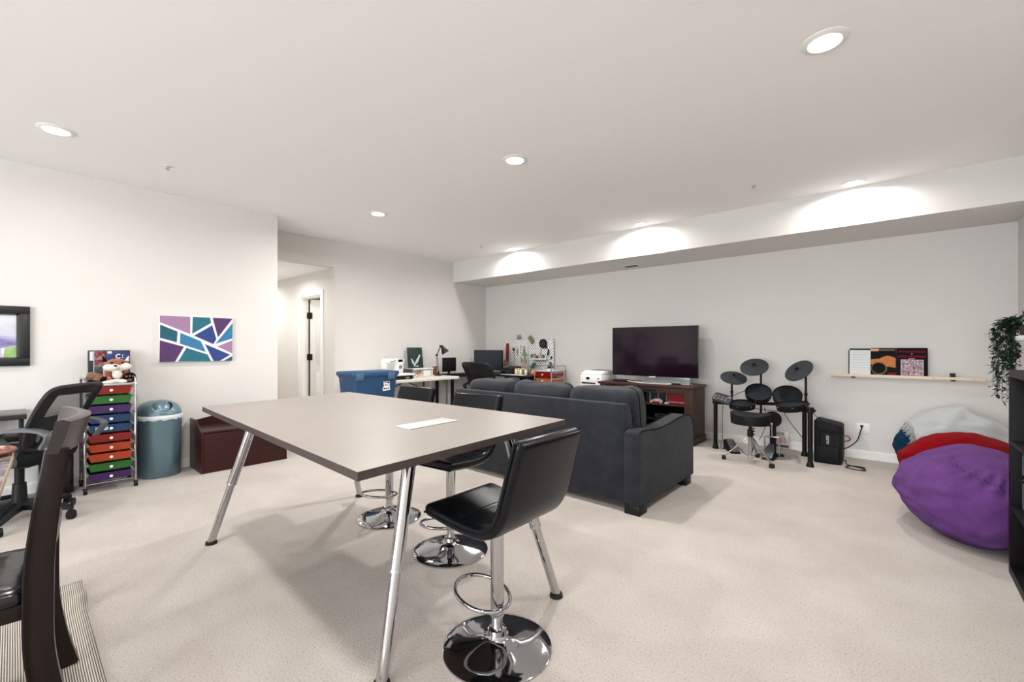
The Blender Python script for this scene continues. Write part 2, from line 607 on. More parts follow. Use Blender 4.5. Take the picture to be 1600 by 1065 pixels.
def sprinkler(x, y, label):
    t = thing('fire_sprinkler', label, 'sprinkler', (x, y, H), 0, 'ceiling sprinklers')
    MB().lathe([(0.0, -0.004), (0.032, -0.004), (0.04, 0.0)], seg=24).build('escutcheon', WHITEP, t)
    h = MB().cyl((0, 0, -0.004), (0, 0, -0.03), 0.008).cyl((0, 0, -0.03), (0, 0, -0.033), 0.018)
    h.tube([(-0.012, 0, -0.006), (-0.014, 0, -0.02), (0, 0, -0.032)], 0.003).tube([(0.012, 0, -0.006), (0.014, 0, -0.02), (0, 0, -0.032)], 0.003)
    h.build('sprinkler_head', STEEL, t)


sprinkler(-4.6, 0.857, 'small fire sprinkler in the ceiling above the trash can wall')
sprinkler(-1.01, 4.594, 'small fire sprinkler in the ceiling above the drum kit')
sprinkler(-4.686, 4.636, 'small fire sprinkler in the ceiling near the far corner')

t = thing('air_vent', 'small dark air vent grille in the underside of the soffit', 'vent', (-2.86, 5.85, SZ))
MB().box((0, 0, -0.003), (0.22, 0.12, 0.006), bev=0.002).build('vent_frame', WHITEP, t)
v = MB()
for i in range(7):
    v.box((0, -0.042 + i * 0.014, -0.008), (0.19, 0.010, 0.003), (R(30), 0, 0))
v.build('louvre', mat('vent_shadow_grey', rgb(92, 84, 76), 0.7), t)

# ================================================================== MEETING TABLE
TZ = 0.873
q = [(-3.064, 0.733), (-1.144, 0.642), (-1.208, 1.765), (-3.196, 1.719)]
org = (-2.15, 1.2, 0)
t = thing('meeting_table', 'large taupe meeting table on four splayed chrome legs', 'table', org)
top = MB(org); top.prism(q, TZ - 0.0275, TZ - 0.001)
top = top.build('table_edge', TABLEEDGE, t)
MB(org).prism(q, TZ - 0.001, TZ).build('tabletop', TABLETOP, t)
for (fx, fy, sx, sy) in ((-3.205, 0.814, 1, 1), (-1.399, 0.878, -1, 1), (-1.259, 1.762, -1, -1), (-3.304, 1.872, 1, -1)):
    f = Vector((fx, fy, 0.012)); tp = Vector((fx + sx * 0.13, fy + sy * 0.23, TZ - 0.0275))
    mid = f.lerp(tp, 0.42)
    lg = MB(org).cyl(mid, tp, 0.0275, seg=28).cyl(f, mid, 0.0215, seg=28)
    lg = lg.build('leg', CHROME, t)
    d = (tp - f).normalized()
    MB(org).cyl(mid - d * 0.004, mid + d * 0.004, 0.0285, seg=28).build('collar', STEEL, lg)
    MB(org).cyl((fx, fy, 0), (fx, fy, 0.016), 0.033, 0.03, seg=24).build('foot_pad', RUBBER, lg)
    MB(org).box(tp + Vector((0, 0, -0.006)), (0.12, 0.12, 0.012), bev=0.003).build('mounting_plate', BLACKP, lg)
gr = MB(org)
gr.prism([(-1.662, 1.112), (-1.552, 1.107), (-1.565, 1.393), (-1.675, 1.391)], TZ, TZ + 0.0045, bev=0.0015)
gr.build('cable_cover', mat('pale_grey_aluminium', rgb(205, 208, 207), 0.35, 0.3), t)

# ================================================================== BAR STOOLS


def stool_outline():
    pts = [(-0.215, 0.000), (-0.20, 0.004), (-0.12, -0.004), (-0.03, -0.012), (0.06, -0.012), (0.115, 0.000), (0.158, 0.030), (0.188, 0.078),
           (0.208, 0.14), (0.234, 0.235), (0.260, 0.322), (0.266, 0.347)]
    return catmull([Vector((0, a, b)) for a, b in pts], 4)


def stool_pad(mb, w, thick, offset=0.0, inset=0.0):
    P = stool_outline()
    n = len(P)
    rings = []
    for i, p in enumerate(P):
        d = (P[min(i + 1, n - 1)] - P[max(i - 1, 0)]).normalized()
        nr = Vector((0, -d.z, d.y))
        e = min(i, n - 1 - i) / 3.0
        k = 1.0 if e >= 1 else math.sqrt(max(0.12, 1 - (1 - e) ** 2))
        wk = w * (1 - 0.05 * (1 - k)) * (1 - 0.06 * max(0, (i / (n - 1) - 0.7)) / 0.3)
        ring = []
        for (a, bb) in rrect(wk - inset, thick * k, min(thick * k * 0.48, 0.026), 4):
            puff = 0.006 * math.cos(PI * a / w) if bb > 0 else 0
            ring.append(p + Vector((a, 0, 0)) + nr * (bb + offset + puff * k))
        rings.append(ring)
    return mb.loft(rings)


def make_stool(label, loc, rotz, base_rot=0.0, z=0.6):
    t = thing('bar_stool', label, 'bar stool', loc, rotz, 'black bar stools around the meeting table')
    zs = z - 0.03
    m = MB((0, 0, -zs)); stool_pad(m, 0.40, 0.052); seat = m.build('seat', LEATHER, t, 60)
    P = stool_outline(); n = len(P)
    for s in (-1, 1):
        pts = [p + Vector((s * (0.2025 - 0.006 * max(0, i / n - 0.7) / 0.3), 0, zs)) for i, p in enumerate(P)]
        MB().tube(pts, 0.0045, 6).build('piping', PIPE, seat)
    st = MB()
    for k in (12, 20, 28):
        p = P[k]; d = (P[k + 1] - P[k - 1]).normalized(); nr = Vector((0, -d.z, d.y))
        st.tube([p + nr * 0.0305 + Vector((x, 0, zs)) + nr * 0.006 * math.cos(PI * x / 0.385) * 0.7 for x in (-0.175, -0.09, 0, 0.09, 0.175)], 0.0018, 5)
    st.build('stitched_seam', PIPE, seat)
    MB().box((0, 0.0, zs - 0.047), (0.2, 0.17, 0.018), bev=0.004).build('swivel_plate', BLACKP, t)
    MB().cyl((0, 0, 0.135), (0, 0, zs - 0.045), 0.0275, seg=28).lathe([(0.0285, 0.132), (0.0285, 0.142)], seg=28).build('column', CHROME, t)
    MB().cyl((0, 0, 0.055), (0, 0, 0.137), 0.0225, seg=28).build('gas_lift', STEEL, t)
    b = MB().lathe([(0.031, 0.05), (0.0315, 0.06), (0.036, 0.062), (0.036, 0.08), (0.031, 0.083), (0.023, 0.085)], seg=28)
    for k in range(18):
        a = 2 * PI * k / 18
        b.box((0.036 * math.cos(a), 0.036 * math.sin(a), 0.071), (0.004, 0.005, 0.013), (0, 0, a))
    b.build('collar', CHROME, t)
    MB().lathe([(0.0, 0.058), (0.034, 0.058), (0.04, 0.05), (0.05, 0.0425), (0.068, 0.036), (0.095, 0.030), (0.135, 0.0235), (0.18, 0.017), (0.216, 0.0105), (0.222, 0.007), (0.222, 0.0), (0.0, 0.0)], seg=72).build('base', CHROME, t, 50)
    ring = [Vector((0.105 * math.cos(a), -0.085 + 0.125 * math.sin(a), 0.192 - 0.02 * math.sin(a))) for a in [2 * PI * k / 40 for k in range(40)]]
    MB().tube(ring, 0.0085, 10, closed=True).build('footrest', CHROME, t)
    return t


make_stool('black leather bar stool closest to the camera, at the short end of the table', (-1.227, 1.305, 0), -90, z=0.585)
make_stool('black leather bar stool between the table and the middle of the sofa back', (-2.02, 1.74, 0), 7)
make_stool('black leather bar stool farthest away, in front of the blue storage tote', (-2.741, 1.785, 0), 5)

# ================================================================== SOFA
org = (-2.45, 3.4, 0)
sofa = thing('sofa', 'long charcoal fabric sofa turned with its back to the table', 'sofa', org)
bp = MB(org)
bp.prism([(2.985, 0.07), (2.985, 0.795), (3.03, 0.80), (3.075, 0.785), (3.13, 0.6), (3.16, 0.3), (3.16, 0.07)], -3.395, -1.512, 'X', 0.012)
bk = bp.build('back_panel', SOFA, sofa)
prof = [(2.965, 0.07), (2.965, 0.60), (3.02, 0.615), (3.12, 0.605), (3.3, 0.59), (3.5, 0.60), (3.7, 0.622), (3.85, 0.632), (3.96, 0.62), (4.03, 0.585), (4.065, 0.52), (4.075, 0.44), (4.075, 0.07)]
for x0, x1 in ((-1.515, -1.385), (-3.52, -3.39)):
    a = MB(org); a.prism(prof, x0, x1, 'X', 0.014)
    arm = a.build('arm', SOFA, sofa)
    for x in (x0 + 0.004, x1 - 0.004):
        MB(org).tube([(x, y, z) for y, z in prof[1:-1]], 0.005, 6).build('piping', PIPE, arm)
MB(org).bb(-3.39, -1.515, 3.1, 4.02, 0.07, 0.33, 0.02).build('seat_base', SOFA, sofa)


def cushion(name, x0, x1, yc, zc, sy, sz, tilt, seed, parent, m):
    cx = (x0 + x1) / 2; hx = (x1 - x0) / 2
    rot = Matrix.Rotation(tilt, 4, 'X')

    def f(u, v):
        th = 2 * PI * u; ph = PI * (v - 0.5)
        e = 0.42
        sg = lambda a, p: math.copysign(abs(a) ** p, a)
        x = hx * sg(math.cos(ph), 0.13) * sg(math.cos(th), 0.24)
        y = sy / 2 * sg(math.cos(ph), 0.34) * sg(math.sin(th), 0.6)
        z = sz / 2 * sg(math.sin(ph), 0.45)
        p = Vector((x, y, z))
        dr = noise.noise(Vector((x * 4 + seed, y * 3, z * 7))) * 0.022 + noise.noise(Vector((x * 11, seed + y * 6, z * 9))) * 0.010
        p += Vector((0, 1 if y > 0 else -1, 0)) * dr + Vector((0, 0, dr * (1.0 if z > 0 else 0.2)))
        p = rot @ p
        return Vector((cx + p.x, yc + p.y, zc + p.z))
    mb = MB(org); mb.grid(f, 56, 30, True)
    bmesh.ops.remove_doubles(mb.bm, verts=mb.bm.verts, dist=0.0005)
    o = mb.build(name, m, parent, 70)
    # welt cord running round the cushion edge
    k = 40
    pts = [f(0.25, 0.02 + 0.96 * i / k) * 0.5 + f(0.24, 0.02 + 0.96 * i / k) * 0.5 for i in range(k + 1)]
    return o, f


for i, (x0, x1) in enumerate(((-3.385, -2.765), (-2.765, -2.135), (-2.135, -1.49))):
    MB(org).bb(x0, x1, 3.16, 4.04, 0.33, 0.485, 0.05, 4).build('seat_cushion', SOFA, sofa)
    o, f = cushion('back_cushion', x0, x1, 3.255, 0.675, 0.22, 0.44, R(7), i * 5.3, sofa, SOFA_L)
    if i == 2:
        for u in (0.04, 0.96):
            MB(org).tube([f(u, 0.03 + 0.94 * k / 30) for k in range(31)], 0.005, 6).build('piping', PIPE, o)
    else:
        MB(org).tube([f(0.02, 0.03 + 0.94 * k / 30) for k in range(31)], 0.005, 6).build('piping', PIPE, o)
for x0, x1 in ((-1.51, -1.39), (-3.515, -3.395)):
    for y0, y1 in ((2.97, 3.10), (3.9, 4.02)):
        MB(org).prism([(x0, y0), (x1, y0), (x1, y1), (x0, y1)], 0.0, 0.072, 'Z', 0.004).build('foot', BLACKP, sofa)

# ================================================================== TELEVISION STAND
org = (-2.525, 5.7, 0)
t = thing('tv_stand', 'dark walnut television stand with open shelves behind the sofa', 'tv stand', org)
MB(org).bb(-3.19, -1.86, 5.48, 5.955, 0.70, 0.732, 0.004).build('top', TVWOOD, t)
for x0, x1 in ((-3.17, -3.08), (-1.985, -1.88)):
    s_ = MB(org).bb(x0, x1, 5.5, 5.94, 0.07, 0.70, 0.003).build('side_panel', TVWOODV, t)
MB(org).bb(-3.08, -1.985, 5.51, 5.535, 0.625, 0.70, 0.003).build('top_rail', TVWOOD, t)
pl = MB(org).bb(-3.185, -1.865, 5.485, 5.95, 0.0, 0.085, 0.006).build('plinth', TVWOOD, t)
MB(org).bb(-3.08, -1.985, 5.53, 5.92, 0.465, 0.485, 0.002).build('shelf', TVWOOD, t)
MB(org).bb(-3.08, -1.985, 5.53, 5.92, 0.27, 0.285, 0.002).build('shelf', BLACKWOOD, t)
MB(org).bb(-3.08, -1.985, 5.925, 5.938, 0.085, 0.70).build('back_panel', BLACKWOOD, t)
MB(org).bb(-2.58, -2.56, 5.54, 5.92, 0.085, 0.7).build('divider', BLACKWOOD, t)
rl = MB(org).bb(-3.05, -2.35, 5.488, 5.494, 0.645, 0.665).build('barn_door_rail', BLACKP, t)
dd = MB(org).bb(-3.06, -2.58, 5.478, 5.498, 0.10, 0.6, 0.003).build('sliding_door', TVWOODV, t)
for x in (-2.98, -2.66):
    MB(org).cyl((x, 5.495, 0.668), (x, 5.47, 0.668), 0.024).bb(x - 0.01, x + 0.01, 5.47, 5.476, 0.54, 0.67).build('roller', BLACKP, dd)
# game cases on the shelf
REDC = mat('red_game_case', rgb(150, 30, 42), 0.3)
CASES = [mat('dark_green_case', rgb(30, 52, 44), 0.3), mat('black_case', rgb(26, 26, 30), 0.3), mat('grey_case', rgb(120, 122, 120), 0.35), mat('navy_case', rgb(34, 40, 62), 0.3)]
x = -2.53
k = 0
ncol = ['dark green', 'black', 'grey', 'navy']
while x < -2.0:
    red = x > -2.235
    wd = 0.0145
    hgt = 0.168 + (0.006 if k % 3 == 0 else 0) - (0.004 if k % 4 == 1 else 0)
    ci = [0, 1, 1, 2, 0, 3, 1][k % 7]
    if red:
        lab = 'thin red game case in the red row on the upper shelf of the tv stand'
    else:
        lab = {0: 'dark green', 1: 'black', 2: 'pale grey', 3: 'navy'}[ci] + ' game case among the dark cases on the upper shelf of the tv stand'
    o = MB((x + wd / 2, 5.68, 0.485)).bb(x, x + wd, 5.6, 5.735, 0.485, 0.485 + hgt, 0.0015).build('game_case', REDC if red else CASES[ci])
    tag(o, lab, 'game case', 'red game cases' if red else 'dark game cases')
    if red:
        MB((x + wd / 2, 5.68, 0.485)).bb(x + 0.002, x + wd - 0.002, 5.5985, 5.6, 0.505, 0.512).build('spine_label', WHITEP, o)
        o.children[0].location = (0, 0, 0)
    x += wd + 0.0015
    k += 1


def controller(label, loc, m, rot):
    t = thing('game_controller', label, 'game controller', loc, rot)
    b = MB()
    pts = [Vector(p) for p in ((-0.065, -0.05, 0.014), (-0.062, -0.01, 0.022), (-0.035, 0.02, 0.026), (0, 0.02, 0.026), (0.035, 0.02, 0.026), (0.062, -0.01, 0.022), (0.065, -0.05, 0.014))]
    pp = catmull(pts, 5)
    rr = [0.013 + 0.009 * math.sin(PI * min(1, max(0, i / (len(pp) - 1)))) for i in range(len(pp))]
    b.tube(pp, rr, 12)
    b.build('body', m, t)
    for x, y in ((-0.03, 0.022), (0.02, 0.012)):
        MB().cyl((x, y, 0.04), (x, y, 0.056), 0.005).sph((x, y, 0.056), (0.009, 0.009, 0.004)).build('thumbstick', WHITEP, t)
    return t


controller('pink game controller in front of the dark cases on the tv stand shelf', (-2.36, 5.57, 0.487), mat('pink_plastic', rgb(226, 168, 172), 0.4), 0)
o = MB((-2.235, 5.565, 0.485)).box((-2.235, 5.565, 0.494), (0.05, 0.03, 0.018), (0, 0, 0.4), 0.006).build('remote_charger', WHITEP)
tag(o, 'little white gadget beside the pink controller on the tv stand shelf', 'charger')
t2 = thing('game_console', 'flat black game console on the lower shelf of the tv stand', 'game console', (-2.25, 5.7, 0.285))
MB().box((0, 0, 0.03), (0.3, 0.24, 0.06), bev=0.004).build('body', BLACKG, t2)
MB().box((0.02, -0.121, 0.03), (0.12, 0.003, 0.004)).build('disc_slot', GREYP, t2)

# television
org = (-2.48, 5.72, 0.732)
tv = thing('television', 'large flat television with dark purple-black screen on the walnut stand', 'television', org)
MB(org).bb(-3.085, -1.885, 5.705, 5.735, 0.818, 1.492, 0.004).build('casing', mat('dark_silver_edge', rgb(70, 70, 72), 0.35, 0.6), tv)
MB(org).bb(-3.08, -1.89, 5.7025, 5.705, 0.824, 1.487).build('screen', mat('dark_screen', rgb(27, 12, 24), 0.08, spec=0.3), tv)
st = MB(org).prism([(-2.75, 5.66), (-1.98, 5.66), (-1.95, 5.71), (-2.2, 5.80), (-2.75, 5.80)], 0.732, 0.742, 'Z', 0.002)
st.bb(-2.62, -2.0, 5.735, 5.76, 0.74, 0.86, 0.003)
st.build('stand_base', mat('silver_plastic', rgb(158, 160, 162), 0.3, 0.6), tv)
MB(org).bb(-2.53, -2.44, 5.698, 5.703, 0.808, 0.818).build('logo_bar', WHITEP, tv)
o = MB((-2.92, 5.66, 0.732)).bb(-3.02, -2.82, 5.60, 5.72, 0.732, 0.762, 0.005).build('set_top_box', BLACKP)
tag(o, 'small black set top box on the tv stand under the left end of the television', 'set top box')
o = MB((-2.6, 5.58, 0.732)).tube([(-2.815, 5.63, 0.75), (-2.72, 5.60, 0.742), (-2.6, 5.56, 0.737), (-2.4, 5.545, 0.736), (-2.24, 5.56, 0.737), (-2.16, 5.60, 0.742)], 0.0045, 8, smooth=6).build('white_cable', WHITEP)
tag(o, 'white cable lying along the front of the tv stand top', 'cable')
o = MB((-2.14, 5.6, 0.732)).box((-2.13, 5.61, 0.742), (0.11, 0.035, 0.02), (0, 0, 0.2), 0.004).build('remote_control', BLACKP)
tag(o, 'small black remote control at the end of the white cable on the tv stand', 'remote control')

# printer on a low side table
org = (-3.39, 5.85, 0)
t = thing('side_table', 'plain white side table holding the printer, hidden behind the sofa', 'table', org)
MB(org).bb(-3.66, -3.2, 5.6, 6.1, 0.58, 0.6, 0.003).build('top', WHITEP, t)
for x, y in ((-3.64, 5.62), (-3.22, 5.62), (-3.64, 6.08), (-3.22, 6.08)):
    MB(org).bb(x - 0.018, x + 0.018, y - 0.018, y + 0.018, 0, 0.58).build('leg', WHITEP, t)
org = (-3.4, 5.85, 0.6)
t = thing('printer', 'white office printer between the sofa and the television', 'printer', org)
pb = MB(org).bb(-3.58, -3.215, 5.63, 6.04, 0.6, 0.80, 0.012)
pb.build('body', WHITEP, t)
MB(org).prism([(5.64, 0.80), (5.64, 0.825), (5.75, 0.862), (6.03, 0.862), (6.03, 0.80)], -3.57, -3.225, 'X', 0.006).build('scanner_lid', WHITEP, t)
MB(org).bb(-3.50, -3.27, 5.80, 5.99, 0.862, 0.867).build('paper_slot', DARKG, t)
MB(org).bb(-3.55, -3.32, 5.622, 5.632, 0.672, 0.692).build('output_slot', BLACKG, t)
MB(org).bb(-3.475, -3.42, 5.624, 5.632, 0.735, 0.77).build('display', BLACKG, t)
for z in (0.75, 0.71):
    MB(org).bb(-3.29, -3.25, 5.624, 5.632, z, z + 0.012).build('button', GREYP, t)

# ================================================================== LEFT WALL: ART, PICTURE
org = (XL, 1.258, 1.3)
art = thing('geometric_canvas', 'rectangular canvas of purple, teal and blue shards split by white lines', 'painting', org)
MB(org).bb(XL + 0.0005, XL + 0.028, 0.945, 1.571, 1.07, 1.527, 0.002).build('stretched_canvas', mat('white_canvas', rgb(232, 230, 232), 0.7), art)


def artpt(x, y):
    u = (x - 100) / 1280
    y0 = 148 + 0.033 * (x - 103); y1 = 962 - 0.025 * (x - 97)
    v = (y - y0) / (y1 - y0)
    return (0.945 + 0.626 * u, 1.527 - 0.457 * v)


LILAC = mat('lilac_paint', rgb(160, 122, 158), 0.6, var=(30, 0.95, 1.05))
TEAL = mat('teal_paint', rgb(24, 104, 122), 0.6, var=(30, 0.92, 1.08))
DTEAL = mat('dark_teal_paint', rgb(18, 86, 106), 0.6, var=(30, 0.92, 1.08))
SKYB = mat('mid_blue_paint', rgb(46, 118, 160), 0.6, var=(30, 0.92, 1.08))
NAVY = mat('royal_blue_paint', rgb(36, 62, 128), 0.6, var=(30, 0.92, 1.08))
PURP = mat('deep_purple_paint', rgb(78, 46, 96), 0.6, var=(30, 0.92, 1.08))
shards = [(LILAC, [(103, 148), (605, 165), (605, 468), (103, 262)]),
          (TEAL, [(648, 166), (955, 178), (975, 270), (640, 462)]),
          (PURP, [(1003, 180), (1380, 192), (1103, 522)]),
          (NAVY, [(995, 312), (1072, 552), (1015, 640), (670, 495)]),
          (SKYB, [(1380, 270), (1375, 540), (1058, 632)]),
          (LILAC, [(1375, 572), (1374, 800), (1092, 682)]),
          (DTEAL, [(108, 305), (392, 425), (378, 612), (106, 535)]),
          (SKYB, [(438, 445), (790, 590), (878, 778), (428, 635)]),
          (NAVY, [(862, 640), (1330, 825), (1130, 935), (1022, 938)]),
          (DTEAL, [(1374, 850), (1372, 928), (1210, 932)]),
          (PURP, [(103, 578), (497, 690), (350, 950), (99, 958)]),
          (TEAL, [(540, 708), (912, 825), (972, 940), (402, 948)])]
for m_, poly in shards:
    MB(org).prism([artpt(*p) for p in poly], XL + 0.0275, XL + 0.0288, 'X').build('painted_shard', m_, art)

org = (XL, -0.33, 1.31)
pic = thing('framed_picture', 'wide black framed purple and green flower print above the desk', 'picture', org)
fr = MB(org)
y0, y1, z0, z1 = -0.66, 0.094, 1.066, 1.555
fw = 0.062
for a in ((y0, y1, z1 - fw, z1), (y0, y1, z0, z0 + fw), (y0, y0 + fw, z0 + fw, z1 - fw), (y1 - fw, y1, z0 + fw, z1 - fw)):
    fr.bb(XL + 0.001, XL + 0.03, *a, 0.004)
fr.build('frame', mat('black_picture_frame', rgb(28, 31, 33), 0.35), pic)
ip = MB(org)
for a in ((y0 + fw, y1 - fw, z1 - fw - 0.012, z1 - fw), (y0 + fw, y1 - fw, z0 + fw, z0 + fw + 0.008), (y1 - fw - 0.014, y1 - fw, z0 + fw, z1 - fw)):
    ip.bb(XL + 0.001, XL + 0.02, *a)
ip.build('inner_lip', mat('olive_black', rgb(72, 74, 66), 0.5), pic)
MB(org).bb(XL + 0.001, XL + 0.01, y0 + fw, y1 - fw, z0 + fw, z1 - fw).build('print', blotch_mat('pale_flower_print', [rgb(226, 228, 222), rgb(200, 198, 214), rgb(214, 220, 226)], 4, 0.5), pic)
ypr = y1 - fw
pr = MB(org)
pr.prism([(ypr - 0.3, z0 + fw), (ypr - 0.085, z0 + fw), (ypr - 0.1, 1.21), (ypr - 0.012, 1.235), (ypr - 0.012, 1.30), (ypr - 0.1, 1.315), (ypr - 0.11, z1 - fw - 0.012), (ypr - 0.34, z1 - fw - 0.012)], XL + 0.01, XL + 0.0106, 'X')
pr.build('violet_petals', blotch_mat('violet_petals', [rgb(106, 100, 150), rgb(158, 152, 196), rgb(196, 194, 222)], 9, 0.5, (1, 0.6, 2)), pic)
MB(org).prism([(ypr - 0.085, z0 + fw + 0.008), (ypr - 0.014, z0 + fw + 0.008), (ypr - 0.014, 1.232), (ypr - 0.075, 1.215)], XL + 0.01, XL + 0.0108, 'X').build('green_blur', blotch_mat('green_blur', [rgb(120, 160, 90), rgb(150, 184, 116), rgb(192, 208, 172)], 7, 0.5), pic)

# ================================================================== TOY CHEST
org = (-5.21, 1.58, 0)
t = thing('toy_chest', 'low mahogany toy chest with scalloped sides against the left wall', 'toy chest', org)
sc = [(XL + 0.018, 0), (-4.995, 0), (-4.995, 0.385), (-5.02, 0.405), (-5.07, 0.415), (-5.12, 0.43), (-5.16, 0.46), (-5.2, 0.488), (-5.26, 0.495), (XL + 0.018, 0.495)]
for y in (1.19, 1.952):
    MB(org).prism([(a, c) for a, c in sc], y, y + 0.018, 'Y', 0.002).build('side_panel', MAHOG, t)
MB(org).bb(-5.015, -5.0, 1.208, 1.952, 0.0, 0.38, 0.002).build('front_panel', MAHOG, t)
MB(org).bb(XL + 0.018, XL + 0.034, 1.208, 1.952, 0, 0.37).build('rear_panel', MAHOG, t)
MB(org).bb(XL + 0.034, -5.015, 1.208, 1.952, 0.03, 0.05).build('bottom_panel', MAHOG, t)
bkp = [(1.208, 0.38)] + [(1.208 + 0.744 * i / 20, 0.47 + 0.05 * math.sin(PI * i / 20) ** 1.5) for i in range(21)] + [(1.952, 0.38)]
MB(org).prism(bkp, XL + 0.018, XL + 0.034, 'X').build('back_crest', MAHOG, t)
ld = MB(org); ld.prism([(XL + 0.036, 0.402), (-5.02, 0.388), (-4.998, 0.386), (-4.998, 0.400), (-5.02, 0.405), (XL + 0.036, 0.42)], 1.21, 1.95, 'Y', 0.002)
lid = ld.build('lid', MAHOG, t)
MB(org).bb(-5.0005, -4.9965, 1.42, 1.62, 0.372, 0.392).build('finger_slot', BLACKG, lid)
MB(org).bb(-5.12, -5.09, 1.1885, 1.1902, 0.30, 0.335, 0.0).build('hand_hole', BLACKG, t)

# ================================================================== TRASH CAN
org = (-5.3, 0.927, 0)
t = thing('trash_can', 'steel blue swing lid trash can between drawer cart and toy chest', 'trash can', org)
BIN = mat('metallic_blue_grey_plastic', rgb(104, 130, 140), 0.33, 0.5, var=(2, 0.95, 1.05))
BINL = mat('metallic_blue_grey_lid', rgb(108, 134, 144), 0.3, 0.5)


def half_moon(s=1.0, n=24):
    """flat back to the wall, bulging front (+X)"""
    out = []
    for i in range(n + 1):
        a = -PI / 2 + PI * i / n
        out.append((-0.06 + 0.235 * s * math.cos(a) ** 0.8 if math.cos(a) > 0 else -0.06, 0.177 * s * math.copysign(abs(math.sin(a)) ** 0.85, math.sin(a))))
    out.append((-0.125, 0.165 * s)); out.append((-0.125, -0.165 * s))
    return out


mb = MB()
rings = []
for z, s in ((0.0, 0.90), (0.012, 0.93), (0.30, 0.97), (0.545, 1.0), (0.55, 1.0)):
    rings.append([Vector((x, y, z)) for x, y in half_moon(s)])
mb.loft(rings).build('body', BIN, t, 40)
rings = []
for z, s in ((0.538, 1.012), (0.55, 1.03), (0.572, 1.03), (0.58, 1.0)):
    wob = lambda i: 0.006 * math.sin(i * 1.9) + 0.004 * math.sin(i * 3.1)
    rings.append([Vector((x, y, z + (wob(i) if z != 0.58 else 0) + 0.0)) for i, (x, y) in enumerate(half_moon(s))])
MB().loft(rings).build('bin_liner', mat('translucent_white_bag', rgb(214, 218, 222), 0.35, bump=(40, 0.5)), t, 60)
rings = []
for z, s in ((0.565, 1.0), (0.59, 0.985), (0.62, 0.94), (0.65, 0.86), (0.672, 0.75), (0.688, 0.6), (0.698, 0.42), (0.702, 0.2)):
    rings.append([Vector((x if x > -0.125 * s else x, y, z)) for x, y in half_moon(s)])
lid = MB().loft(rings).build('lid', BINL, t, 40)
# swing flap: a rounded barrel set in the front of the dome with a dark slot round it
fc = Vector((0.045, -0.004, 0.612)); frad = Vector((0.128, 0.098, 0.104))
MB().sph(fc, frad, u=36, v=24).build('swing_flap', BINL, lid)
fn = Vector((0.70, 0, 0.71)); ft1 = Vector((0, 1, 0)); ft2 = fn.cross(ft1)


def flap_ring(phi, ang, k):
    d = fn * math.cos(ang) + (ft1 * math.cos(phi) + ft2 * math.sin(phi)) * math.sin(ang)
    return fc + Vector((d.x * frad.x, d.y * frad.y, d.z * frad.z)) * k


MB().tube([flap_ring(R(-15 - 150 * i / 30), R(48), 1.05) for i in range(31)] if ft2.z > 0 else [flap_ring(R(15 + 150 * i / 30), R(48), 1.05) for i in range(31)], 0.006, 8).build('flap_rim', mat('lid_rim_highlight', rgb(150, 172, 180), 0.3, 0.4), lid)
MB().tube([flap_ring(R((-40 + 75 * i / 16) * (1 if ft2.z > 0 else -1)), R(44), 1.02) for i in range(17)], (0.004, 0.010, 0.013, 0.012, 0.006), 8).build('flap_opening', mat('dark_bin_interior', rgb(16, 34, 42), 0.7, spec=0.2), lid)

# ================================================================== DRAWER CARTS
DC = {n: mat(n + '_translucent_drawer', c, 0.22, spec=0.6) for n, c in (
    ('red', rgb(134, 22, 15)), ('green', rgb(36, 102, 34)), ('purple', rgb(62, 28, 88)), ('blue', rgb(18, 56, 98)), ('orange', rgb(180, 64, 22)), ('amber', rgb(186, 94, 34)), ('navy', rgb(24, 48, 92)))}
RUNNER = mat('clear_runner', rgb(176, 178, 180), 0.3)
CARTTOP = mat('frosted_tray', rgb(196, 196, 198), 0.35)


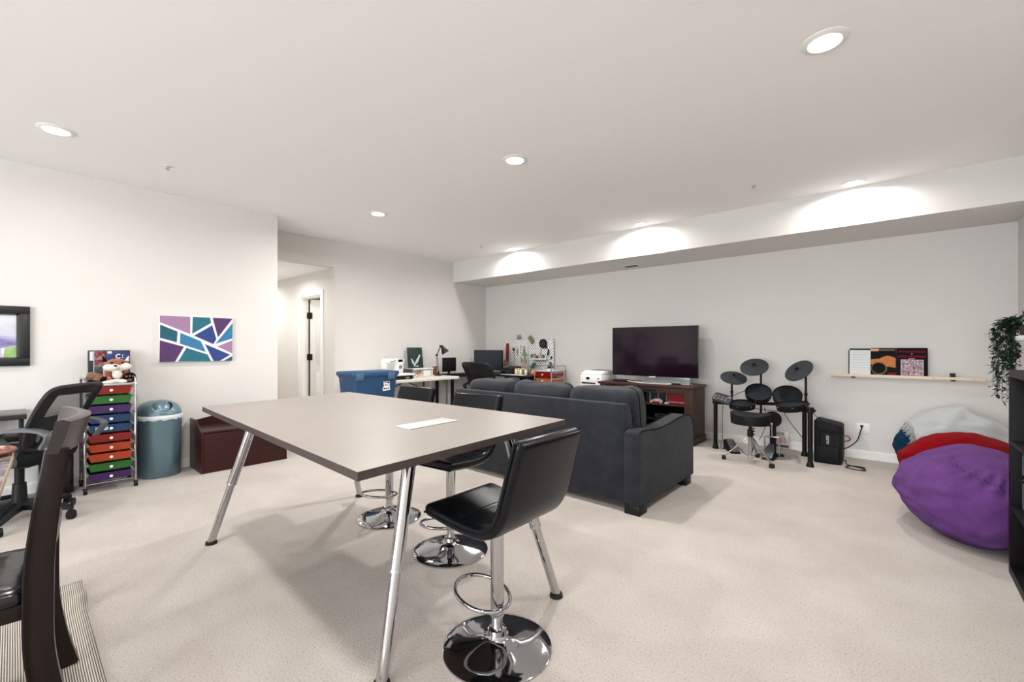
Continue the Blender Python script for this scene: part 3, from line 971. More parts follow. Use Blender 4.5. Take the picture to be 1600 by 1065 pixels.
def drawer_cart(label, loc, wx, dy, colors, pitch, z_top, knob_m, rotz=0, extra_h=0.05):
    """local: front faces -Y, width wx along X, depth dy along Y"""
    t = thing('drawer_cart', label, 'drawer cart', loc, rotz)
    hw, hd = wx / 2, dy / 2
    zt = z_top
    for sx in (-1, 1):
        f = MB()
        x = sx * hw
        f.tube([(x, -hd, 0.045), (x, -hd, zt + extra_h - 0.03), (x, -hd + 0.03, zt + extra_h), (x, hd - 0.03, zt + extra_h), (x, hd, zt + extra_h - 0.03), (x, hd, 0.045)], 0.0095, 10)
        f.build('side_frame', CHROME, t)
    r = MB()
    for y in (-hd, hd):
        for z in (0.075, zt - 0.012):
            r.cyl((-hw, y, z), (hw, y, z), 0.006, seg=10)
    r.build('cross_rail', CHROME, t)
    MB().bb(-hw + 0.01, hw - 0.01, -hd + 0.008, hd - 0.01, zt - 0.012, zt, 0.004).build('top_tray', CARTTOP, t)
    for i, cn in enumerate(colors):
        z1 = zt - 0.02 - i * pitch
        z0 = z1 - pitch * 0.80
        m = DC[cn]
        d = MB()
        hx = hw - 0.024
        t_ = 0.004
        # open tray with tapered walls
        o0 = [(-hx + 0.012, -hd + 0.012), (hx - 0.012, -hd + 0.012), (hx - 0.012, hd - 0.03), (-hx + 0.012, hd - 0.03)]
        o1 = [(-hx, -hd - 0.004), (hx, -hd - 0.004), (hx, hd - 0.015), (-hx, hd - 0.015)]
        d.loft([[Vector((a, b_, z0)) for a, b_ in o0], [Vector((a, b_, z1)) for a, b_ in o1],
                [Vector((a * 0.97, b_ * 0.97, z1)) for a, b_ in o1], [Vector((a * 0.96, b_ * 0.96, z0 + 0.006)) for a, b_ in o0]], caps=True)
        d.bb(-hx - 0.006, hx + 0.006, -hd - 0.008, -hd + 0.0, z1 - 0.006, z1, 0.002)
        d = d.build('drawer', m, t, 30)
        d['label'] = cn + ' see-through drawer'
        k = MB(); zc = (z0 + z1) / 2
        k.cyl((0, -hd + 0.006, zc), (0, -hd - 0.014, zc), 0.006, seg=12).sph((0, -hd - 0.017, zc), (0.012, 0.008, 0.012), u=14, v=10)
        k.build('knob', knob_m, d)
        for sx in (-1, 1):
            MB().bb(sx * (hw - 0.017) - 0.008, sx * (hw - 0.017) + 0.008, -hd + 0.012, hd - 0.012, z1 - 0.016, z1 - 0.004).build('drawer_runner', RUNNER, t)
    for sx in (-1, 1):
        for sy in (-1, 1):
            c = MB()
            x, y = sx * hw, sy * hd
            c.cyl((x - 0.012, y - 0.008, 0.022), (x + 0.012, y - 0.008, 0.022), 0.022, seg=18).sph((x, y, 0.042), (0.016, 0.018, 0.012), u=12, v=8)
            c.build('caster', BLACKP, t)
    return t


cart = drawer_cart('tall chrome cart with ten rainbow coloured drawers by the left wall', (-5.21, 0.553, 0), 0.32, 0.34,
                   ['red', 'green', 'purple', 'blue', 'blue', 'red', 'orange', 'orange', 'green', 'purple'], 0.081, 0.905, WHITEP, 90)
MB().bb(-0.1, -0.02, -0.1885, -0.183, 0.52, 0.548).build('paper_label', mat('pale_label', rgb(150, 176, 196), 0.7), cart)

# -------- things on top of the cart
org = (-5.36, 0.575, 0.905)
t = thing('game_box', 'upright dark blue and red boxed set behind the plush fox', 'box', org)
bx = MB(org).bb(-5.395, -5.335, 0.436, 0.716, 0.905, 1.19, 0.002).build('carton', mat('dark_navy_carton', rgb(24, 28, 44), 0.4), t)
xf = -5.3335
MB(org).bb(-5.335, xf, 0.552, 0.712, 1.02, 1.186).build('cover_art', blotch_mat('blue_night_art', [rgb(28, 24, 60), rgb(52, 66, 120), rgb(70, 120, 160)], 9, 0.4), bx)
MB(org).bb(-5.335, xf, 0.552, 0.712, 0.909, 1.02).build('cover_art', mat('dark_teal_print', rgb(20, 48, 62), 0.4, var=(20, 0.6, 1.4)), bx)
sp = MB(org)
for z0_, z1_ in ((1.118, 1.182), (1.058, 1.108)):
    sp.bb(-5.335, xf, 0.478, 0.545, z0_, z1_)
sp.build('red_photo', blotch_mat('red_faces_print', [rgb(40, 20, 26), rgb(130, 54, 60), rgb(190, 140, 140)], 40, 0.4), bx)
sp = MB(org)
for z0_, z1_ in ((1.0, 1.045), (0.945, 0.99)):
    sp.bb(-5.335, xf, 0.478, 0.527, z0_, z1_)
sp.build('grey_photo', blotch_mat('grey_photo_print', [rgb(24, 26, 26), rgb(90, 94, 90), rgb(50, 52, 52)], 40, 0.4), bx)
sp = MB(org); sp.bb(-5.335, xf, 0.470, 0.474, 0.91, 1.186); sp.bb(-5.335, xf, 0.474, 0.548, 1.111, 1.115); sp.bb(-5.335, xf, 0.474, 0.548, 1.05, 1.054); sp.bb(-5.335, xf, 0.445, 0.466, 1.10, 1.18); sp.bb(-5.335, xf, 0.532, 0.547, 0.95, 1.045)
sp.bb(-5.335, xf + 0.0004, 0.560, 0.59, 1.160, 1.182)
sp.build('white_panel', mat('off_white_print', rgb(214, 214, 216), 0.5), bx)
g = MB(org)
g.tube([(xf, 0.635 + 0.016 * math.cos(a), 1.135 + 0.018 * math.sin(a)) for a in [R(40) + R(280) * i / 20 for i in range(21)]], 0.0045, 6)
g.sph((xf, 0.663, 1.145), (0.002, 0.005, 0.005)).sph((xf, 0.663, 1.125), (0.002, 0.005, 0.005))
g.build('round_logo', WHITEP, bx)

RUST = mat('rust_plush', rgb(150, 70, 34), 1, var=(60, 0.8, 1.2), bump=(260, 0.7), sheen=0.4)
CREAM = mat('cream_plush', rgb(238, 232, 222), 1, var=(60, 0.94, 1.03), bump=(260, 0.7), sheen=0.4)
DKPL = mat('dark_brown_plush', rgb(20, 14, 13), 1, spec=0.1, bump=(260, 0.7))
BRPL = mat('brown_plush', rgb(124, 84, 60), 1, var=(60, 0.85, 1.15), bump=(260, 0.7), sheen=0.3)


def blob(name, parts, m, parent, vox=0.006, org=(0, 0, 0)):
    """one continuous soft body melted together from overlapping ellipsoids"""
    mb = MB(org)
    for p in parts:
        mb.sph(*p, u=20, v=14)
    o = mb.build(name, m, parent)
    rm = o.modifiers.new('melt', 'REMESH'); rm.mode = 'VOXEL'; rm.voxel_size = vox; rm.use_smooth_shade = True
    sm = o.modifiers.new('soften', 'SMOOTH'); sm.iterations = 6
    return o


# fox sits facing +X (towards the camera)
fox = thing('plush_fox', 'rust and white plush fox sitting on the drawer cart', 'plush toy', (-5.19, 0.605, 0.905), 3)
blob('body', [((-0.03, 0, 0.06), (0.055, 0.06, 0.065)), ((-0.01, 0.0, 0.10), (0.05, 0.045, 0.05)), ((0.0, 0.0, 0.155), (0.06, 0.082, 0.058)), ((0.03, -0.06, 0.03), (0.05, 0.026, 0.028)), ((0.01, 0.075, 0.04), (0.04, 0.03, 0.032)),
              ((0.015, -0.062, 0.09), (0.025, 0.022, 0.04)), ((0.015, 0.06, 0.09), (0.025, 0.02, 0.035))], RUST, fox)
blob('white_muzzle', [((0.022, 0.045, 0.140), (0.05, 0.058, 0.036)), ((0.022, -0.045, 0.136), (0.05, 0.05, 0.034)), ((0.05, -0.02, 0.14), (0.038, 0.034, 0.028)), ((0.03, 0.0, 0.075), (0.03, 0.036, 0.05))], CREAM, fox, 0.005)
MB().sph((0.088, -0.022, 0.152), (0.008, 0.013, 0.008)).build('nose', BLACKG, fox)
for s in (-1, 1):
    MB().sph((0.05, s * 0.036 - 0.004, 0.178), (0.008, 0.009, 0.011)).build('eye', BLACKG, fox)
    e = MB(); e.loft([[Vector((-0.02, s * 0.07 - 0.02, 0.185)), Vector((0.012, s * 0.07 - 0.0, 0.19)), Vector((-0.02, s * 0.07 + 0.02, 0.185))], [Vector((-0.016, s * 0.085 - 0.004, 0.232)), Vector((-0.006, s * 0.085, 0.236)), Vector((-0.016, s * 0.085 + 0.004, 0.232))]])
    e = e.build('ear', DKPL if s < 0 else CREAM, fox)
fp = MB().sph((0.062, 0.078, 0.045), (0.02, 0.046, 0.045), u=24, v=16).build('foot', DKPL, fox)
pads = MB().sph((0.08, 0.074, 0.024), (0.005, 0.02, 0.011))
for a in (-0.024, 0.0, 0.022):
    pads.sph((0.081, 0.076 + a, 0.058 - abs(a) * 0.12), (0.005, 0.008, 0.008))
pads.build('paw_pad', BRPL, fp)
MB().sph((0.04, -0.085, 0.03), (0.03, 0.03, 0.03)).build('foot', DKPL, fox)

pb = thing('brown_plush_toy', 'brown plush toy with a pointed ear lying left of the fox', 'plush toy', (-5.2, 0.475, 0.905))
blob('body', [((-0.04, -0.01, 0.045), (0.06, 0.055, 0.05)), ((-0.03, -0.03, 0.07), (0.035, 0.03, 0.03)), ((0.0, 0.03, 0.025), (0.03, 0.03, 0.025))], BRPL, pb)
e = MB(); e.loft([[Vector((0.03, -0.03, 0.03)), Vector((0.045, 0.0, 0.028)), Vector((0.03, 0.07, 0.03)), Vector((0.012, 0.02, 0.03))], [Vector((0.012, 0.018, 0.088)), Vector((0.018, 0.02, 0.088)), Vector((0.012, 0.026, 0.088)), Vector((0.006, 0.02, 0.088))]])
e.build('pointed_ear', mat('tan_plush', rgb(150, 108, 80), 1, bump=(260, 0.7)), pb)
MB().sph((0.01, -0.03, 0.018), (0.04, 0.03, 0.018)).build('dark_foot', DKPL, pb)
wp = thing('white_plush_toy', 'flat white and pink plush lying in front of the fox on the cart', 'plush toy', (-5.085, 0.58, 0.905))
blob('body', [((0, -0.03, 0.014), (0.03, 0.055, 0.014)), ((-0.005, 0.02, 0.022), (0.03, 0.06, 0.016)), ((0.0, 0.05, 0.014), (0.028, 0.035, 0.014))], CREAM, wp, 0.004)
MB().sph((0.022, -0.015, 0.018), (0.01, 0.03, 0.006)).build('pink_patch', mat('pink_plush', rgb(228, 190, 196), 1), wp)

# ================================================================== OFFICE CHAIRS
NET = stripe_net_mat('black_chair_net', rgb(9, 9, 10), 70, 0.4, 'DIAGONAL', 0.2)
ARMG = mat('grey_arm_plastic', rgb(84, 88, 92), 0.42)


def office_chair(label, loc, rotz, arm_m=ARMG, back_top=0.97, wide=0.25, net=True):
    """local: seat forward is -Y, backrest at +Y"""
    t = thing('office_chair', label, 'office chair', loc, rotz)
    b = MB()
    for k in range(5):
        a = R(90 + 72 * k)
        d = Vector((math.cos(a), math.sin(a), 0)); s = Vector((-d.y, d.x, 0))
        rings = []
        for r_, z_, hw, hh in ((0.03, 0.115, 0.035, 0.03), (0.14, 0.108, 0.03, 0.024), (0.27, 0.088, 0.024, 0.018), (0.315, 0.078, 0.018, 0.013)):
            rings.append([d * r_ + s * (u * hw) + Vector((0, 0, z_ + v * hh)) for u, v in ((-1, -1), (1, -1), (1, 0.3), (0.5, 1), (-0.5, 1), (-1, 0.3))])
        b.loft(rings)
    b.cyl((0, 0, 0.085), (0, 0, 0.15), 0.05, 0.046)
    b.build('star_base', BLACKP, t)
    for k in range(5):
        a = R(90 + 72 * k)
        p = Vector((math.cos(a) * 0.31, math.sin(a) * 0.31, 0))
        s = Vector((-math.sin(a + 0.6), math.cos(a + 0.6), 0))
        c = MB()
        for sg in (-1, 1):
            c.cyl(p + s * (sg * 0.012) + Vector((0, 0, 0.029)), p + s * (sg * 0.03) + Vector((0, 0, 0.029)), 0.029, seg=22)
        c.cyl(p + Vector((0, 0, 0.03)), p + Vector((0, 0, 0.08)), 0.008)
        c.sph(p + Vector((0, 0, 0.045)), (0.022, 0.022, 0.02), u=14, v=8)
        c.build('caster', BLACKP, t)
    MB().cyl((0, 0, 0.15), (0, 0, 0.27), 0.04, 0.034).cyl((0, 0, 0.27), (0, 0, 0.40), 0.025).build('gas_column', BLACKP, t)
    MB().box((0, 0, 0.405), (0.16, 0.22, 0.035), bev=0.01).tube([(0.05, 0, 0.40), (0.2, 0.0, 0.395), (0.25, 0, 0.39)], 0.006).build('tilt_mechanism', BLACKP, t)
    s_ = MB()
    rings = []
    for z, k in ((0.425, 0.86), (0.432, 0.95), (0.455, 1.0), (0.485, 1.0), (0.503, 0.95), (0.512, 0.8)):
        rings.append([Vector((x * k, y * k - 0.01, z + 0.012 * (y * k / 0.24) ** 2 * (1 if z > 0.44 else 0))) for x, y in rrect(0.50, 0.49, 0.11, 7)])
    s_.loft(rings).build('seat', mat('black_seat_fabric', rgb(14, 15, 17), 0.85, spec=0.2, bump=(300, 0.3)) if 'black_seat_fabric' not in bpy.data.materials else bpy.data.materials['black_seat_fabric'], t, 50)
    z0 = 0.53; zt = back_top

    def bpnt(u, v):
        # u in -1..1 across, v 0..1 up
        wdt = wide * (0.93 + 0.13 * v - 0.10 * v ** 3)
        y = 0.23 + 0.17 * v - 0.03 * math.sin(PI * v) - 0.05 * (1 - u * u) * 0.0 - 0.045 * u * u
        return Vector((u * wdt, y, z0 + (zt - z0) * v))
    edge = [bpnt(u, 1) + Vector((0, 0, 0.014 * (1 - u * u))) for u in (-0.86, -0.5, 0, 0.5, 0.86)]
    edge = [bpnt(-0.9, 0.0), bpnt(-1, 0.12), bpnt(-1, 0.4), bpnt(-1, 0.7), bpnt(-1, 0.93)] + edge + [bpnt(1, 0.93), bpnt(1, 0.7), bpnt(1, 0.4), bpnt(1, 0.12), bpnt(0.9, 0.0), bpnt(0.4, -0.02), bpnt(-0.4, -0.02)]
    f = MB(); f.tube(edge, 0.02, 10, closed=True, smooth=4)
    # broad shoulders of the frame
    f.grid(lambda u, v: bpnt(-0.98 + 1.96 * u, 0.9 + 0.1 * v), 16, 4)
    f.grid(lambda u, v: bpnt(-0.98 + 0.22 * u, 0.05 + 0.87 * v), 4, 16)
    f.grid(lambda u, v: bpnt(0.76 + 0.22 * u, 0.05 + 0.87 * v), 4, 16)
    fr_ = f.build('back_frame', BLACKP, t)
    so = fr_.modifiers.new('thick', 'SOLIDIFY'); so.thickness = 0.004
    n_ = MB(); n_.grid(lambda u, v: bpnt(-0.96 + 1.92 * u, 0.02 + 0.93 * v) + Vector((0, -0.006, 0)), 20, 20)
    n_.build('back_net', NET if net else BLACKP, t)
    lb_ = MB(); lb_.grid(lambda u, v: bpnt(-0.95 + 1.9 * u, 0.30 + 0.24 * v) + Vector((0, 0.008, 0)), 16, 5)
    lb_.build('lumbar_band', BLACKP, t)
    sp_ = MB()
    sp_.prism([(-0.17, z0 + 0.02), (0.17, z0 + 0.02), (0.05, z0 + 0.21), (-0.05, z0 + 0.21)], 0.222, 0.232, 'Y', 0.003)
    sp_.tube([(0, 0.06, 0.41), (0, 0.2, 0.42), (0, 0.255, 0.48), (0, 0.245, z0 + 0.05)], 0.022, 10, smooth=4)
    sp_.build('lumbar_support', BLACKP, t)
    for s in (-1, 1):
        a = MB()
        prof = [(0.31, 0.55), (0.355, 0.63), (0.30, 0.668), (0.17, 0.676), (0.085, 0.66), (0.07, 0.625), (0.13, 0.55), (0.16, 0.475), (0.15, 0.44)]
        pts = catmull([Vector((s * (0.25 if 0 < i < 7 else 0.235), y, z)) for i, (y, z) in enumerate(prof)], 5)
        rings = []
        n = len(pts)
        for i, p in enumerate(pts):
            d = (pts[min(i + 1, n - 1)] - pts[max(i - 1, 0)]).normalized()
            nr = Vector((1, 0, 0)).cross(d).normalized()
            hw = 0.037 - 0.012 * abs(i / n - 0.4)
            rings.append([p + Vector((u * hw, 0, 0)) + nr * (v * 0.012) for u, v in ((-1, -0.6), (-0.6, -1), (0.6, -1), (1, -0.6), (1, 0.6), (0.6, 1), (-0.6, 1), (-1, 0.6))])
        a.loft(rings).build('armrest', arm_m, t, 50)
    return t


office_chair('black office chair with grey armrests in front of the drawer cart', (-4.62, 0.03, 0), -38, back_top=0.935, wide=0.228)
office_chair('black office chair at the corner desk, only its back showing above the sofa', (-4.64, 4.84, 0), 176, BLACKP, 0.965, 0.31, net=False)

# ================================================================== LEFT DESK, COMPUTER TOWER
org = (-5.22, -0.5, 0)
t = thing('wall_desk', 'thin black desk along the left wall below the framed picture', 'desk', org)
MB(org).bb(XL + 0.015, -4.99, -1.35, 0.07, 0.672, 0.71, 0.003).build('desktop', mat('satin_black_top', rgb(58, 57, 57), 0.25), t)
MB(org).bb(XL + 0.1, -5.03, -1.3, 0.03, 0.50, 0.525, 0.002).build('shelf', BLACKDESK, t)
for y in (-1.33, 0.03):
    MB(org).bb(XL + 0.1, -5.02, y, y + 0.025, 0.03, 0.672, 0.002).build('side_frame', BLACKDESK, t)
MB(org).bb(-5.045, -5.02, -1.305, 0.03, 0.075, 0.105, 0.002).build('stretcher', BLACKDESK, t)
for y in (-1.32, 0.042):
    for x in (XL + 0.13, -5.05):
        MB(org).cyl((x, y, 0), (x, y, 0.03), 0.015).build('foot', RUBBER, t)
org = (-5.3, 0.24, 0)
t = thing('computer_tower', 'black computer tower on the floor between desk and drawer cart', 'computer', org)
MB(org).bb(-5.41, -5.18, 0.14, 0.335, 0.012, 0.43, 0.006).build('case', BLACKP, t)
MB(org).bb(-5.18, -5.174, 0.15, 0.325, 0.02, 0.42, 0.002).build('front_panel', BLACKG, t)
MB(org).bb(-5.174, -5.171, 0.165, 0.31, 0.35, 0.38).build('drive_bay', DARKG, t)
for x in (-5.39, -5.2):
    MB(org).bb(x - 0.012, x + 0.012, 0.16, 0.315, 0, 0.013).build('foot', RUBBER, t)

# ================================================================== DINING TABLE, CHAIR, RUG, BASKET
t = thing('dining_table', 'dining table with glossy marbled top at the left edge of the picture', 'dining table', (-3.075, 0.003, 0), -2.33)
MB().bb(0, 1.36, -1.0, 0, 0.705, 0.738, 0.004).build('tabletop', mat('pale_oak_edge', rgb(196, 172, 142), 0.5), t)
MB().bb(0.002, 1.358, -0.998, -0.002, 0.738, 0.7405).build('marbled_surface', blotch_mat('marbled_surface', [rgb(84, 72, 78), rgb(140, 124, 128), rgb(66, 58, 60), rgb(170, 160, 162)], 5, 0.22, detail=9), t)
for x in (0.06, 1.3):
    for y in (-0.94, -0.075):
        MB().bb(x - 0.03, x + 0.03, y - 0.03, y + 0.03, 0.0095, 0.705, 0.004).build('leg', ESPRESSO, t)

chair = thing('dining_chair', 'espresso wood dining chair with curved back and black leather seat', 'dining chair', (-2.195, 0.07, 0.0095), -4.4)
post = catmull([Vector((0, a, z)) for a, z in ((0.05, 0.0), (0.022, 0.12), (0.0, 0.27), (-0.003, 0.42), (0.0, 0.56), (0.013, 0.70), (0.03, 0.83), (0.038, 0.895))], 4)
for s in (-1, 1):
    rings = []
    for i, p in enumerate(post):
        d = (post[min(i + 1, len(post) - 1)] - post[max(i - 1, 0)]).normalized()
        nr = Vector((0, d.z, -d.y))
        dep = 0.034 - 0.008 * max(0, (p.z - 0.5) / 0.5)
        rings.append([p + Vector((s * 0.2, 0, 0)) + Vector((u * 0.021, 0, 0)) + nr * (v * dep) for u, v in ((-1, -0.8), (-0.8, -1), (0.8, -1), (1, -0.8), (1, 0.8), (0.8, 1), (-0.8, 1), (-1, 0.8))])
    MB().loft(rings).build('back_post', ESPRESSO, chair, 50)
    MB().prism([(s * 0.2 - 0.021, -0.44), (s * 0.2 + 0.021, -0.44), (s * 0.2 + 0.021, -0.398), (s * 0.2 - 0.021, -0.398)], 0, 0.43, 'Z', 0.003).build('front_leg', ESPRESSO, chair)


def arc_rail(z0, z1, y0, bulge, thick, lean, hw=0.224):
    rings = []
    for i in range(25):
        u = -1 + 2 * i / 24
        x = u * hw
        yb = y0 + bulge * (1 - u * u)
        rings.append([Vector((x, yb, z0)), Vector((x, yb + thick * 0.8, z0 - 0.004)), Vector((x, yb + thick + lean * 0.5, (z0 + z1) / 2)), Vector((x, yb + thick + lean, z1 - 0.006)), Vector((x, yb + thick * 0.5 + lean, z1 + 0.002)), Vector((x, yb + lean, z1))])
    return MB().loft(rings)


arc_rail(0.885, 0.985, 0.014, 0.049, 0.034, 0.02).build('top_rail', mat('satin_espresso_rail', rgb(40, 30, 28), 0.3, var=(8, 0.75, 1.2)), chair, 40)
arc_rail(0.56, 0.645, -0.022, 0.042, 0.018, 0.006, 0.195).build('lower_rail', ESPRESSO, chair, 40)
MB().bb(-0.2, 0.2, -0.43, 0.0, 0.385, 0.435, 0.004).build('seat_rail', ESPRESSO, chair)
rings = []
for z, k in ((0.435, 0.97), (0.445, 1.0), (0.465, 1.0), (0.478, 0.96), (0.486, 0.86), (0.489, 0.6)):
    rings.append([Vector((x * k, -0.225 + y * k, z)) for x, y in rrect(0.43, 0.41, 0.04, 5)])
MB().loft(rings).build('seat_pad', mat('glossy_black_leather', rgb(12, 15, 20), 0.22, bump=(7, 0.5)), chair, 60)

rugm = band_mat('grey_woven_rug', rgb(104, 96, 88), rgb(208, 200, 188), 46, 'Y', 0.95, 0.6)


def rugpt(u, v):
    x = -3.15 + 2.4 * u
    y = 0.245 - 2.1 * v
    y -= 0.02 * math.sin(u * 3.0 + 0.4) * (1 - v)
    ridge = 0.05 * math.exp(-((x + 2.92 + 0.05 * (y - 0.2)) / 0.045) ** 2) * math.exp(-((y - 0.24) / 0.17) ** 2)
    curl = 0.02 * max(0, 1 - (u * 2.4) / 0.16) * max(0, 1 - v * 2.1 / 0.35)
    return Vector((x, y, 0.004 + ridge + curl))


rg = MB((-2.0, -0.8, 0)); rg.grid(lambda u, v: rugpt(u, v), 110, 70)
rg = rg.build('area_rug', rugm)
so = rg.modifiers.new('thick', 'SOLIDIFY'); so.thickness = 0.004; so.offset = 1
tag(rg, 'flat grey striped woven rug with a rumpled corner under the dining chair', 'rug')

t = thing('fabric_pouch', 'colourful orange and plum cloth pouch lying at the far end of the marbled table', 'pouch', (-3.0, -0.12, 0.7405), 20)
cl = MB(); cl.grid(lambda u, v: Vector(((0.10 + 0.02 * noise.noise(Vector((u * 5, 0, 0)))) * math.sin(PI * v) * math.cos(2 * PI * u), 0.14 * math.sin(PI * v) * math.sin(2 * PI * u), 0.02 - 0.0195 * math.cos(PI * v) + 0.008 * noise.noise(Vector((u * 9, v * 9, 2))) * math.sin(PI * v) * (1 if v > 0.5 else 0))), 32, 16, True)
cl.build('cloth', blotch_mat('colourful_cloth', [rgb(48, 30, 52), rgb(150, 96, 60), rgb(86, 50, 66), rgb(196, 164, 140)], 16, 0.95), t)
MB().tube([(-0.09, 0.02, 0.012), (-0.10, 0.07, 0.012), (-0.085, 0.115, 0.012), (-0.04, 0.145, 0.012)], 0.012, 8, smooth=5).build('woven_trim', band_mat('woven_straw', rgb(120, 92, 60), rgb(206, 178, 132), 60, 'DIAGONAL', 0.8, 1.0), t)

# ================================================================== FOLDING TABLE AND TOTE
org = (-5.67, 4.0, 0)
t = thing('folding_table', 'white plastic folding table with grey folding legs along the far wall', 'folding table', org)
ft = MB(org)
ft.prism([(x - 5.675, y + 3.96) for x, y in rrect(0.74, 1.64, 0.05, 5)], 0.70, 0.74, 'Z', 0.006)
ft.build('tabletop', GRANITE, t)
for y in (3.4, 4.55):
    l = MB(org)
    l.tube([(-5.97, y, 0.0), (-5.97, y, 0.66), (-5.97, y, 0.69), (-5.38, y, 0.69), (-5.38, y, 0.66), (-5.38, y, 0)], 0.0145, 10)
    l.cyl((-5.97, y, 0.12), (-5.38, y, 0.12), 0.011)
    l.build('leg_frame', mat('dark_grey_powder_coat', rgb(70, 72, 72), 0.45) if y < 4 else bpy.data.materials['dark_grey_powder_coat'], t)
    MB(org).cyl((-5.68, y, 0.45), (-5.68, 3.98, 0.69), 0.009).build('brace', bpy.data.materials['dark_grey_powder_coat'], t)

BLUE = mat('blue_tote_plastic', rgb(44, 76, 112), 0.5, spec=0.3, var=(4, 0.9, 1.08))


def tote(name, label, z0, marks):
    org = (-5.085, 3.0, z0)
    t = thing(name, label, 'storage tote', org)
    rings = []
    for z, k in ((0, 0.86), (0.01, 0.88), (0.33, 0.98), (0.335, 1.02), (0.36, 1.02)):
        rings.append([Vector((x * k - 5.085, y * k + 3.0, z0 + z)) for x, y in rrect(0.42, 0.62, 0.04, 4)])
    MB(org).loft(rings).build('body', BLUE, t, 35)
    ld = MB(org)
    rings = []
    for z, k in ((0.352, 1.06), (0.385, 1.07), (0.398, 1.05), (0.40, 0.97), (0.39, 0.93)):
        rings.append([Vector((x * k - 5.085, y * k + 3.0, z0 + z)) for x, y in rrect(0.42, 0.62, 0.04, 4)])
    ld.loft(rings)
    ld.bb(-5.265, -4.915, 2.78, 3.22, z0 + 0.388, z0 + 0.402, 0.008)
    ld = ld.build('lid', BLUE, t, 35)
    for y in (2.76, 3.2):
        MB(org).bb(-4.872, -4.858, y - 0.05, y + 0.05, z0 + 0.30, z0 + 0.385, 0.004).build('latch', mat('grey_blue_latch', rgb(70, 96, 128), 0.5) if 'grey_blue_latch' not in bpy.data.materials else bpy.data.materials['grey_blue_latch'], t)
    for y in (2.85, 3.15):
        pass
    if marks:
        lb = MB(org); lb.box((-4.874, 3.135, z0 + 0.235), (0.004, 0.085, 0.075), (0, -0.05, 0)); lb.box((-4.877, 3.132, z0 + 0.178), (0.004, 0.105, 0.045), (0.08, -0.05, 0))
        lb = lb.build('sticker', WHITEP, t)
        dk = MB(org)
        for y, z, wy, hz in ((3.115, 0.262, 0.03, 0.012), (3.155, 0.258, 0.024, 0.02), (3.12, 0.226, 0.045, 0.009), (3.16, 0.218, 0.014, 0.01), (3.10, 0.18, 0.022, 0.018), (3.13, 0.178, 0.018, 0.014), (3.158, 0.182, 0.026, 0.01)):
            dk.box((-4.871 - (0.255 - z) * 0.06 + 0.0008, y, z0 + z), (0.004, wy, hz), (0.08, -0.05, 0))
        dk.build('printed_marks', BLACKP, lb)
    return t


tote('storage_tote', 'blue lidded storage tote with white stickers beyond the table', 0.51, True)
tb = thing('storage_bench', 'low black storage bench under the blue tote', 'bench', (-5.085, 3.0, 0))
MB().bb(-0.24, 0.24, -0.34, 0.34, 0.48, 0.51, 0.004).build('top', BLACKDESK, tb)
for x in (-0.21, 0.21):
    for y in (-0.31, 0.31):
        MB().bb(x - 0.02, x + 0.02, y - 0.02, y + 0.02, 0, 0.48).build('leg', BLACKDESK, tb)
MB().bb(-0.2, 0.2, -0.3, 0.3, 0.15, 0.17).build('shelf', BLACKDESK, tb)

# sewing machine on the folding table
org = (-5.78, 3.77, 0.74)
t = thing('sewing_machine', 'white sewing machine on the folding table behind the blue tote', 'sewing machine', org)
MB(org).bb(-5.88, -5.68, 3.64, 3.98, 0.74, 0.80, 0.015).build('bed', WHITEP, t)
MB(org).bb(-5.84, -5.72, 3.86, 3.98, 0.80, 1.04, 0.02).build('column', WHITEP, t)
MB(org).bb(-5.84, -5.72, 3.66, 3.98, 0.965, 1.04, 0.02).build('arm', WHITEP, t)
hd = MB(org).bb(-5.83, -5.73, 3.64, 3.71, 0.88, 1.03, 0.02).build('head', WHITEP, t)
MB(org).cyl((-5.78, 3.675, 0.88), (-5.78, 3.675, 0.81), 0.004).bb(-5.80, -5.76, 3.665, 3.685, 0.81, 0.815).build('needle_foot', STEEL, hd)
MB(org).cyl((-5.78, 3.98, 0.99), (-5.78, 4.0, 0.99), 0.045, seg=24).build('hand_wheel', WHITEP, t)
MB(org).cyl((-5.8, 3.78, 1.05), (-5.8, 3.78, 1.1), 0.003).cyl((-5.8, 3.70, 1.03), (-5.8, 3.70, 1.075), 0.008).build('spool_pin', STEEL, t)
dl_ = MB(org)
dl_.cyl((-5.72, 3.92, 0.91), (-5.712, 3.92, 0.91), 0.028).bb(-5.718, -5.712, 3.74, 3.80, 0.99, 1.0).bb(-5.718, -5.712, 3.80, 3.84, 1.005, 1.015).build('dial', GREYP, t)


def simple(name, label, cat, org, mb, m, group=None):
    o = mb.build(name, m)
    return tag(o, label, cat, group)


# canvas with pale hands, riser, boxes, lamp etc. on the folding table
org = (-5.97, 4.4, 0.885)
t = thing('hands_painting', 'small dark green painting of pale hands leaning on the far wall', 'painting', (-5.955, 4.385, 0.868), 0)
t.rotation_euler = (0, R(-8), 0)
MB().bb(-0.012, 0.006, -0.145, 0.145, 0, 0.34, 0.002).build('canvas', mat('dark_green_canvas', rgb(22, 44, 40), 0.6, var=(14, 0.5, 1.8)), t)
h_ = MB()
for x, y, r_ in ((0.007, 0, 0.006),):
    h_.tube([(x, -0.03, 0.05), (x, -0.06, 0.10), (x, -0.085, 0.155)], (0.012, 0.02, 0.014, 0.01), 8, smooth=3)
    h_.tube([(x, -0.03, 0.05), (x, 0.03, 0.12), (x, 0.085, 0.205)], (0.012, 0.024, 0.018, 0.015), 8, smooth=3)
    h_.tube([(x, -0.05, 0.04), (x, -0.01, 0.03), (x, 0.05, 0.03)], 0.008, 8)
    h_.sph((x, 0.085, 0.205), (0.006, 0.018, 0.018))
